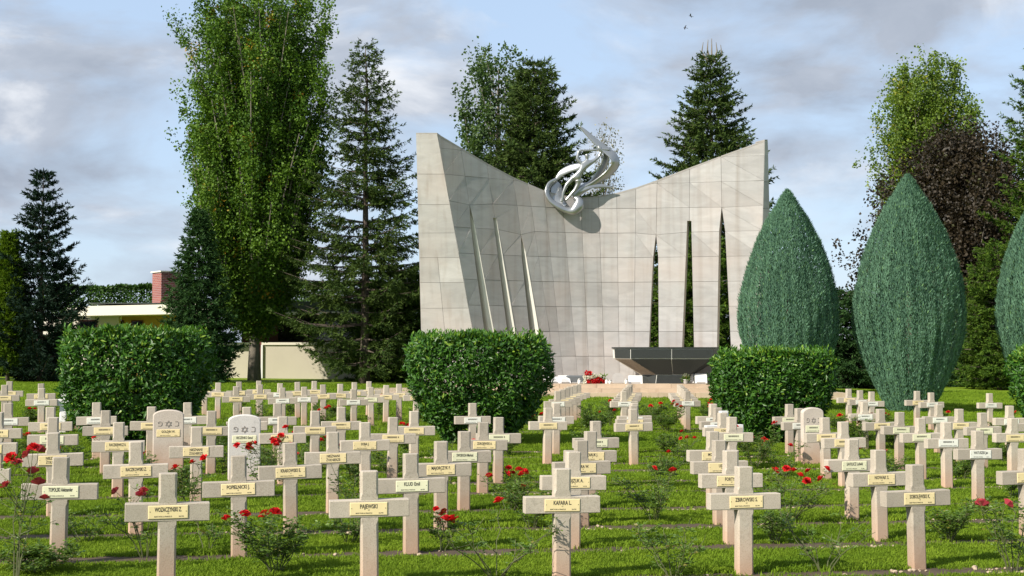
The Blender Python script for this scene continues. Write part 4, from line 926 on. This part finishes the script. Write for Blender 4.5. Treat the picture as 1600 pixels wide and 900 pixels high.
def build_roses():
    used = set(); cnt = ['no', 'one', 'two', 'three', 'four', 'five', 'six', 'seven', 'eight', 'nine', 'ten', 'eleven', 'twelve']
    def lab(x, y, leafy, bl):
        cx, cy, cl = min(crosses, key=lambda c: (c[0] - x) ** 2 + (c[1] - y) ** 2)
        ad = 'sparse' if leafy < .7 else ('leafy' if leafy < 1.6 else 'dense'); t = f'{ad} rose bush {"right" if x > cx else "left"} of {cl}'
        for t2 in (t, t.replace('rose bush', f'rose bush with {cnt[bl]} blooms'), t.replace(ad, 'small ' + ad), t.replace(ad, 'spreading ' + ad), t.replace(ad, 'upright ' + ad)):
            if t2 not in used: used.add(t2); return t2
        return t2
    spots = []
    for i, (px, py, h, sp, st, lf, bl, big) in enumerate(ROSES):
        p = ground(px, py); o = rose_bush(p.x, p.y, h, sp, st, lf, bl, 100 + i, big); spots.append((p.x, p.y)); tag(o, lab(p.x, p.y, lf, bl), 'rose bush', 'rose bushes between the crosses')
    r = random.Random(21); k = 0
    for (x, y, _) in list(crosses):
        far = y > 25
        if r.random() > (.62 if far else .5) or y < 12.6: continue
        s = r.uniform(.45, .95); X = x + s * CA + r.uniform(-.1, .1); Y = y + s * SA + r.uniform(-.1, .05)
        if any((X - a) ** 2 + (Y - b_) ** 2 < .3 for a, b_ in spots): continue
        h = r.uniform(.32, .6); lf = r.choice((.5, .9, 1.3, 1.8)) if not far else r.choice((1.2, 1.8, 2.2)); bl = r.choice((0, 0, 1, 2, 3))
        o = rose_bush(X, Y, h, h * r.uniform(.45, .8), r.randint(5, 10), lf, bl, 300 + k, 1.15); k += 1; spots.append((X, Y)); tag(o, lab(X, Y, lf, bl), 'rose bush', 'rose bushes between the crosses')
build_roses()

# ------------------------------------------------------------------ laurel bushes
def laurel(px0, px1, ytop, ybase, label, seed, foot=.6, depth=.8, leaves=40000):
    global rng
    rng = np.random.default_rng(seed); c = ground((px0 + px1) / 2, ybase); d = c.y; W = (px1 - px0) / 2 / F * d * .945; Hh = (ybase - ytop) / F * d; rd = random.Random(seed)
    root = empty('laurel_bush', c); tag(root, label, 'bush', 'clipped laurel bushes')
    st = MB()
    for k in range(9):
        a = k * .7; st.tube([(.08 * math.cos(a), .08 * math.sin(a), -.05), (.25 * math.cos(a), .25 * math.sin(a), Hh * .3), (W * .6 * math.cos(a), W * .5 * math.sin(a), Hh * .75)], [.03, .022, .008], 5, False)
    st.build('stems', M['bark'], root)
    def radius(t):  # t height 0..1
        return np.interp(t, [0, .12, .3, .55, .75, .92, 1.0], [foot * .75, foot, foot + (1 - foot) * .55, .97, 1.0, .97, .86])
    n = leaves; top = rng.random(n) < .27
    t = np.where(top, 1.0, rng.random(n) ** .85); a = rng.uniform(0, 2 * math.pi, n); ex = 2.9
    rr = (np.abs(np.cos(a)) ** ex + np.abs(np.sin(a)) ** ex) ** (-1 / ex); rad = radius(t) * rr
    inn = np.where(top, np.sqrt(rng.random(n)), 1 - np.where(rng.random(n) < .3, rng.uniform(.1, .5, n), np.abs(rng.normal(0, .09, n))))
    ph = rng.uniform(0, 6.28, 6); bump = 1 + .04 * np.sin(3 * a + ph[0] + 5 * t) + .035 * np.sin(7 * a + ph[1] - 9 * t) + .03 * np.sin(11 * a + 14 * t + ph[2])
    X = np.cos(a) * rad * W * inn * bump; Y = np.sin(a) * rad * W * depth * inn * bump
    topz = 1 + .02 * np.sin(X * 5 + ph[3]) + .018 * np.sin(X * 11 + Y * 7 + ph[4]) - .09 * (np.abs(X) / W) ** 3
    Z = np.where(top, Hh * (topz - np.abs(rng.normal(0, .045, n))), t * Hh * .985)
    hol = np.sin(X * 9 + 3 * np.sin(Z * 7 + ph[0])) * np.sin(Z * 11 + 2 * np.sin(X * 6 + ph[1])) + .6 * np.sin(X * 23 + ph[2]) * np.sin(Z * 19 + Y * 13 + ph[3])
    kp = (hol > -.45) | (rng.random(n) < .3); X, Y, Z, a, t, top, inn = X[kp], Y[kp], Z[kp], a[kp], t[kp], top[kp], inn[kp]; n = len(X)
    P = np.stack([X, Y, Z], 1); out = np.stack([np.cos(a), np.sin(a), .25 + 0 * a], 1); out[top] = np.array([0, 0, 1.]) + rng.normal(0, .35, (top.sum(), 3)) * np.array([1, 1, .2])
    out = unit(out); D = rng.normal(0, .75, (n, 3)) + out * .25; D[:, 2] += .25; Nn = out * 1.0 + np.array([0, 0, .55]) + rng.normal(0, .42, (n, 3))
    D[top] = unit(out[top]) * .7 + rng.normal(0, .55, (top.sum(), 3))
    young = rng.random(n) < np.where(top, .30, .05 + .12 * (Z / Hh > .85)); tn = np.clip(.4 + rng.normal(0, .2, n), 0, .86); tn = np.where(young, rng.uniform(.9, 1, n), tn)
    sl = rng.uniform(.065, .125, n) * np.where(top, .95, 1); V, Fc, T = kites(P, D, Nn, sl, sl * .42, tn, .16)
    # upright shoots breaking the flat top
    m = 170; sx = rng.uniform(-.9, .9, m) * W; sy = rng.uniform(-.85, .85, m) * W * depth; hs = rng.uniform(.02, .17, m) ** 1.0; k = 7
    I = np.repeat(np.arange(m), k); s = np.tile(np.linspace(.1, 1, k), m); az = rng.uniform(0, 6.28, m * k)
    P2 = np.stack([sx[I], sy[I], Hh * .97 + hs[I] * s], 1); D2 = np.stack([np.cos(az) * .6, np.sin(az) * .6, .8 + 0 * az], 1); sl2 = rng.uniform(.06, .1, m * k)
    V2, F2, T2 = kites(P2, D2, rng.normal(0, .5, (m * k, 3)) + np.array([0, 0, .6]), sl2, sl2 * .4, rng.uniform(.6, 1, m * k), .15)
    link('foliage', np_mesh('foliage', np.concatenate([V, V2]), [np.concatenate([Fc, F2 + len(V)])], M['laurel'], np.concatenate([T, T2])), root)
laurel(90, 331, 520, 697, 'large clipped laurel bush at left in front of the house', 1, foot=.62)
laurel(630, 864, 527, 693, 'clipped laurel bush in front of the left wing of the wall', 2, foot=.55)
laurel(1108, 1306, 552, 690, 'clipped laurel bush between the black basin and the blue cypresses', 3, foot=.62)
laurel(1580, 1790, 548, 690, 'laurel bush cut off by the right edge', 4)

# ------------------------------------------------------------------ teardrop cypresses
def cypress(pxc, ytop, ybase, wpx, label, seed):
    global rng
    rng = np.random.default_rng(seed); c = ground(pxc, ybase); d = c.y; Hh = (ybase - ytop) / F * d; W = wpx / 2 / F * d
    root = empty('cypress_tree', c); tag(root, label, 'cypress', 'blue green teardrop cypresses')
    MB().tube([(0, 0, -.1), (0, 0, Hh * .5)], [.12, .08], 7).build('trunk', M['bark'], root)
    def rad(t): return W * np.interp(t, [0, .04, .12, .22, .33, .42, .52, .64, .76, .86, .94, .98, 1], [.36, .47, .64, .82, .955, 1.0, .965, .83, .63, .42, .20, .09, .01])
    n = 85000; t = rng.random(n * 2); keep = rng.random(n * 2) < (rad(t) / W + .12); t = t[keep][:n]; n = len(t); a = rng.uniform(0, 2 * math.pi, n)
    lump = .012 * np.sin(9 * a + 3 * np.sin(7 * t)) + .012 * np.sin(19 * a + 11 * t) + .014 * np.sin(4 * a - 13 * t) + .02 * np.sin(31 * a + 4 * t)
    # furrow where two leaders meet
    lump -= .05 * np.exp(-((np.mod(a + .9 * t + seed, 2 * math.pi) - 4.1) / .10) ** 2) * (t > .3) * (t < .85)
    for _ in range(26):      # shallow hollows, which the tint also darkens
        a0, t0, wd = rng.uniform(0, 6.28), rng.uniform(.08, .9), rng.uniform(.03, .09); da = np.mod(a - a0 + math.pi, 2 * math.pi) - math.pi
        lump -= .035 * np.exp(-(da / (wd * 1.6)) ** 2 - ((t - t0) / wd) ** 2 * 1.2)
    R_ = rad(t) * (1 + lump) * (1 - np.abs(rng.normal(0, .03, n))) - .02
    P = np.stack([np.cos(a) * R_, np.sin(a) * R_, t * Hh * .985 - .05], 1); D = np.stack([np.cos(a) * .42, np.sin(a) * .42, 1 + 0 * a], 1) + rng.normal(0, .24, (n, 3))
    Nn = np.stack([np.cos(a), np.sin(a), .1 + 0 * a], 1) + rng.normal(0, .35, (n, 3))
    tn = np.clip(.42 + 5.0 * lump + rng.normal(0, .16, n), 0, .88); tn = np.where(rng.random(n) < .03, .97, tn); ln = rng.uniform(.05, .15, n)  # ridges tinted paler, hollows darker: relief shade put into the colour
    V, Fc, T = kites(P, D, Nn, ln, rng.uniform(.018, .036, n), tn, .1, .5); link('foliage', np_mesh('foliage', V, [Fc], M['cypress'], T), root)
cypress(1233, 291, 640, 155, 'blue green teardrop cypress against the right end of the wall', 21)
cypress(1422, 267, 643, 172, 'middle blue green teardrop cypress in front of the dark red beech', 22)
cypress(1649, 262, 646, 172, 'blue green teardrop cypress cut off by the right edge', 23)

# ------------------------------------------------------------------ trees
def tree_h(pxc, ytop, ybase): c = ground(pxc, ybase); return c, (ybase - ytop) / F * c.y
def spr(px, ytop, Y, rpx, mat, label, seed, **k):
    x = (px - 800) / F * Y; base = gz(x); top = at(px, ytop, Y).z
    return spruce(Vector((x, Y, base)), top - base, rpx / F * Y, mat, label, seed, **k)
def lmb(px, ytop, Y, prof_px, mat, label, seed, **k):
    x = (px - 800) / F * Y; base = gz(x); h = at(px, ytop, Y).z - base
    f = profile([(p, r_ / F * Y) for p, r_ in prof_px]); return limb_tree(Vector((x, Y, base)), h, f, mat, label, seed, **k)
# left side
lmb(398, -60, 66, [(0, 12), (.14, 26), (.22, 62), (.35, 100), (.5, 116), (.65, 124), (.8, 121), (.92, 104), (1, 44)], 'poplar', 'very tall broad poplar with a few orange leaves behind the left bush', 31, nl=300, leaves=250000, leaf=.13, steep=1.7, spread=.2, base=.16, clump=.58, r0=.26, autumn=.022)
spr(310, 328, 62, 68, 'fir', 'dark dense fir in front of the tall poplar', 32, z0=.012, whorls=46, per=8, dens=1.25, droop=.3, irr=.22, prof=.95, name='fir_tree', needle=(.17, .055))
spr(570, 62, 64, 128, 'spruce', 'airy tall spruce with bare lower limbs left of the memorial wall', 33, whorls=44, per=6, dens=1.15, droop=.22, up=.22, irr=.35, prof=.70, gap=.10, twig_drop=.3)
spr(636, 425, 67, 80, 'brightfir', 'short bushy conifer tight against the left end of the wall', 34, whorls=34, per=8, dens=1.2, prof=.55, name='fir_tree')
spr(600, 440, 68, 75, 'brightfir', 'low spreading conifer under the airy spruce', 44, whorls=26, per=8, dens=1.2, prof=.5, name='fir_tree')
spr(64, 262, 60, 96, 'darkfir', 'nearly black pointed spruce near the left edge', 35, z0=.012, whorls=30, per=7, dens=1.5, droop=.02, up=.26, irr=.32, prof=.95, needle=(.17, .05), tl=.24, twig_drop=.05)
spr(-92, 380, 62, 80, 'darkfir', 'dark spruce mostly beyond the left edge', 36, z0=.012, whorls=34, per=7, dens=1.1, droop=.1, up=.25)
spr(13, 366, 59.5, 31, 'golden', 'yellow green columnar conifer at the left edge', 37, whorls=52, per=10, dens=1.5, droop=-.3, up=.4, prof=1.0, irr=.12, name='golden_conifer', tl=.3)
# behind the wall
lmb(778, 52, 74, [(0, 10), (.2, 40), (.4, 66), (.6, 78), (.78, 74), (.9, 52), (1, 16)], 'olive', 'loose grey green poplar behind the left wing of the wall', 38, nl=110, leaves=34000, leaf=.17, steep=1.7, spread=.3, base=.1, clump=.55, autumn=.01)
spr(838, 92, 66, 128, 'spruce', 'broad conifer carrying cones behind the silver sculpture', 39, whorls=48, per=8, dens=1.2, droop=.18, up=.2, irr=.3, prof=.58, needle=(.18, .06))
lmb(944, 180, 72, [(0, 6), (.3, 22), (.6, 32), (.85, 30), (1, 12)], 'birch', 'thin pale almost leafless birch right of the sculpture', 40, name='birch_tree', nl=110, leaves=6500, leaf=.10, steep=1.8, spread=.25, base=.15, clump=.4, r0=.1)
spr(1112, 82, 66, 140, 'spruce', 'pointed spruce with curled top shoots behind the right wing of the wall', 41, whorls=46, per=8, dens=1.2, droop=.16, up=.22, irr=.25, prof=.7, needle=(.18, .06))
def top_shoots():
    x = (1112 - 800) / F * 66; root = bpy.data.objects['spruce_tree.003'] if 'spruce_tree.003' in bpy.data.objects else None
    for o in bpy.data.objects:
        if o.get('label', '').startswith('pointed spruce with curled'): root = o
    mb = MB(); a = Vector(root.location)
    for px, y0, y1, lean in ((1100, 85, 66, -6), (1107, 80, 62, -3), (1112, 84, 60, 0), (1118, 82, 66, 4), (1125, 90, 70, 5)):
        p0, p1 = at(1112 + (px - 1112) * .4, 98, 66) - a, at(px + lean * .2, y1, 66) - a; m = at(px + lean * .6, (y0 + y1) / 2 + 6, 66) - a; mb.tube([p0, p0.lerp(m, .6), m, p1], [.05, .045, .035, .012], 5)
    mb.build('top_shoots', M['grey_bark'], root)
top_shoots()
spr(985, 452, 64, 120, 'brightfir', 'low bushy conifer seen through the wall slots', 42, whorls=26, per=8, dens=1.0, prof=.5, name='fir_tree')
spr(1090, 360, 63, 100, 'brightfir', 'green conifer close behind the right hand slots', 43, whorls=30, per=8, dens=1.0, prof=.5, name='fir_tree')
# right side
lmb(1446, 82, 84, [(0, 10), (.3, 44), (.5, 74), (.65, 82), (.8, 78), (.92, 60), (1, 26)], 'poplar_yellow', 'yellow green poplar rising behind the dark red beech', 51, nl=190, leaves=130000, leaf=.16, steep=1.7, spread=.27, base=.2, clump=.75, autumn=.06)
lmb(1508, 196, 74, [(0, 70), (.1, 130), (.25, 172), (.45, 174), (.62, 156), (.78, 118), (.9, 78), (1, 30)], 'beech', 'wide dark copper beech behind the middle cypress', 52, name='copper_beech', nl=280, leaves=180000, leaf=.17, steep=.6, spread=.55, base=.05, clump=.8, autumn=.05)
spr(1655, 40, 68, 122, 'brightfir', 'tall bright conifer cut off by the right edge', 53, whorls=42, per=8, dens=1.15, droop=.28, up=.25, prof=.6, irr=.3, name='fir_tree', needle=(.19, .06))
spr(1560, 380, 66, 78, 'brightfir', 'low green conifer behind the right cypress', 54, whorls=30, per=8, dens=1.1, prof=.5, name='fir_tree')
spr(1322, 455, 66, 84, 'fir', 'dark low conifer between the first two cypresses', 55, whorls=28, per=8, dens=1.1, prof=.42, name='fir_tree')
spr(1245, 420, 68, 80, 'fir', 'dark conifer hidden behind the first cypress', 56, whorls=28, per=8, dens=1.0, prof=.5, name='fir_tree')

# ------------------------------------------------------------------ hedges
def hedge(px0, px1, ytop, Y, depth, label, seed, mat='hedge', n=16000, size=.16):
    global rng
    rng = np.random.default_rng(seed); x0, x1 = (px0 - 800) / F * Y, (px1 - 800) / F * Y; h = at((px0 + px1) / 2, ytop, Y).z; root = empty('hedge', ((x0 + x1) / 2, Y, gz((x0 + x1) / 2))); tag(root, label, 'hedge')
    w = x1 - x0; top = rng.random(n) < .35
    X = rng.uniform(-w / 2, w / 2, n); Yy = np.where(top, rng.uniform(0, depth, n), np.abs(rng.normal(0, .12, n))); bump = .12 * np.sin(X * 1.3) + .1 * np.sin(X * 3.7 + 1)
    Z = np.where(top, h + bump * .6 - np.abs(rng.normal(0, .06, n)), rng.uniform(0, 1, n) * h); Yy = Yy + np.where(top, 0, bump)
    D = rng.normal(0, .7, (n, 3)) + np.array([0, -.15, .5]); sl = size * rng.uniform(.6, 1.3, n)
    V, Fc, T = kites(np.stack([X, Yy, Z], 1), D, rng.normal(0, .5, (n, 3)) + np.where(top[:, None], [0, -.3, 1.], [0, -1., .5]), sl * 1.2, sl * .75, np.clip(.45 + rng.normal(0, .2, n), 0, 1), .15)
    link('foliage', np_mesh('foliage', V, [Fc], M[mat], T), root)
    mb = MB()
    for k in range(int(w / 1.2)):
        xx = -w / 2 + .5 + k * 1.2; mb.tube([(xx, depth * .5, -.1), (xx + .1, depth * .45, h * .5), (xx, depth * .5, h * .93)], [.05, .04, .015], 5)
    mb.build('stems', M['bark'], root)
hedge(60, 300, 456, 84, 1.5, 'tall clipped hedge behind the house and chimney', 61, n=24000)
hedge(418, 660, 446, 86, 1.5, 'light green hedge behind the dark roof', 62, n=22000)
hedge(1180, 1640, 528, 70, 1.6, 'dark hedge at the far edge of the lawn on the right', 63, mat='fir', n=26000, size=.2)
hedge(-60, 120, 540, 68, 1.4, 'dark hedge under the black spruce at left', 64, mat='darkfir', n=14000, size=.2)

# ------------------------------------------------------------------ house
def build_house():
    Y = 71.0; o = Vector(((300 - 800) / F * Y, Y, 0)); o.z = gz(o.x)
    h = empty('house', o); tag(h, 'low flat roofed cream house with broad fascia and brick chimney behind the trees', 'house')
    def X(px, Yd=Y): return (px - 800) / F * Yd - o.x
    def Z(py, Yd=Y): return at(800, py, Yd).z - o.z
    # roof slab with fascia; the left block projects forward
    mb = MB(); x0, x1 = X(124, 69), X(330, 69)
    z0a, z0b, z1a, z1b = Z(493.5, 69), Z(489.5, 69), Z(478.5, 69), Z(474, 69)
    mb.loft([[(x0, -2, z0a), (x1, -2, z0b), (x1, -2, z1b), (x0, -2, z1a)], [(x0 - .3, 7, z0a), (x1, 7, z0b), (x1, 7, z1b), (x0 - .3, 7, z1a)]])
    rf = mb.build('roof', M['fascia'], h)
    MB().box(x0 + .1, x1, -1.8, 6.9, z1b + .004, z1b + .03).build('felt_and_shade', M['felt_and_shade'], rf)
    # grey end of the fascia in a lower wing
    MB().box(X(104, 70), X(124, 70) - .02, -1, 6, Z(493.5, 70), Z(481, 70)).build('side_roof', M['fascia'], h)
    # right wing roof; tree shade on its fascia put into the dark colour
    r2 = MB().loft([[(X(330), -1.2, Z(490)), (X(640), -1.2, Z(490)), (X(640), -1.2, Z(472)), (X(330), -1.2, Z(472))], [(X(330), 8, Z(490)), (X(640), 8, Z(490)), (X(640), 8, Z(470)), (X(330), 8, Z(470))]]).build('wing_roof', M['felt_and_shade'], h)
    MB().box(X(331), X(639), -1.26, -1.203, Z(492.5), Z(488)).build('sunlit_edge', M['fascia'], h)  # bright strip added to paint the sunlit lower edge of the fascia
    # walls
    zt = Z(489.5, 69) - .02
    MB().box(X(60), X(186), .0, .3, -.2, Z(494)).build('wall', M['white_render'], h)
    MB().box(X(186) + .01, X(330), .4, .7, -.2, zt).build('wall', M['ochre'], h)
    MB().box(X(360), X(640), 3.0, 3.3, -.2, Z(490) + .05).build('back_wall', M['brown_wood'], h)
    for a, b_ in ((125, 152), (183, 191), (202, 221)):
        y = 0 if b_ < 186 else .4
        fr = MB().box(X(a), X(b_), y - .05, y + .02, Z(530), Z(500)).build('window_frame', M['brown_wood'], h)
        MB().box(X(a) + .06, X(b_) - .06, y - .062, y - .052, Z(527), Z(502)).build('pane', M['glass'], fr)
    MB().box(X(101), X(104), -.04, -.003, Z(520), Z(496)).build('post', M['brown_wood'], h)
    # veranda parapet with ledge
    MB().box(X(412), X(640), -.35, -.1, -.2, Z(539)).build('parapet', M['cream_render'], h)
    MB().box(X(411.2), X(641), -.42, -.04, Z(539) + .003, Z(535)).build('ledge', M['white_render'], h)
    MB().box(X(410.6), X(413.4), -.46, -.351, -.2, Z(539)).build('white_post', M['marble_white'], h)
    MB().box(X(405), X(410), -.3, 0, -.2, Z(490)).build('post', M['brown_wood'], h)
    MB().box(X(345), X(404.8), -.35, -.1, -.2, Z(539)).build('parapet', M['cream_render'], h)
    MB().box(X(344), X(404.8), -.42, -.04, Z(539) + .003, Z(535)).build('ledge', M['white_render'], h)
    # open veranda behind, dark inside
    MB().box(X(420), X(560), 2.9, 2.99, Z(533), Z(494)).build('window_wall', M['glass'], h)
    # chimney turned a little so two faces show
    cx = (X(248) + 0); cy = 1.6
    ch = MB().box(-.55, .55, -.55, .55, 0, Z(422) - Z(474)).build('chimney', M['brick'], h, loc=(cx, cy, Z(474, 69)), rot=(0, 0, R(38)))
    MB().box(-.62, .62, -.62, .62, 0, .07).build('chimney_cap', M['white_render'], ch, loc=(0, 0, Z(422) - Z(474) + .003))
build_house()

# ------------------------------------------------------------------ birds
def bird(px, py, Y, roll, yaw, label, s=1.0):
    root = link('bird', None, None) if False else None
    mb = MB()
    ribs = [(-.16, .004), (-.12, .022), (-.05, .04), (.03, .045), (.09, .034), (.13, .02), (.16, .006)]
    mb.loft([[(r_ * math.cos(t), y, r_ * .9 * math.sin(t)) for t in np.linspace(0, 2 * math.pi, 8, endpoint=False)] for y, r_ in ribs])
    for sx in (-1, 1):
        V = [(sx * .03, .06, .01), (sx * .03, -.05, .01), (sx * .16, .07, .07), (sx * .16, -.03, .07), (sx * .33, -.03, .06), (sx * .26, -.07, .06)]
        V2 = [(a, b_, c - .008) for a, b_, c in V]; mb.add(V + V2, [(0, 2, 3, 1), (2, 4, 5, 3), (6, 7, 9, 8), (8, 9, 11, 10), (0, 6, 8, 2), (2, 8, 10, 4), (1, 3, 9, 7), (3, 5, 11, 9), (4, 10, 11, 5)])
    mb.add([(-.015, -.14, 0), (.015, -.14, 0), (.05, -.26, 0), (-.05, -.26, 0), (0, -.14, .012), (0, -.25, .01)], [(0, 1, 2, 3), (0, 3, 5, 4), (1, 4, 5, 2)])
    o = mb.build('bird', M['bird'], loc=at(px, py, Y), rot=(R(20), roll, yaw), scale=s); tag(o, label, 'bird', 'birds in the sky')
bird(1079, 25, 110, .35, R(75), 'higher of the two dark birds flying in the sky', .9)
bird(1070.5, 43.5, 110, -.9, R(60), 'lower of the two dark birds flying in the sky', .85)
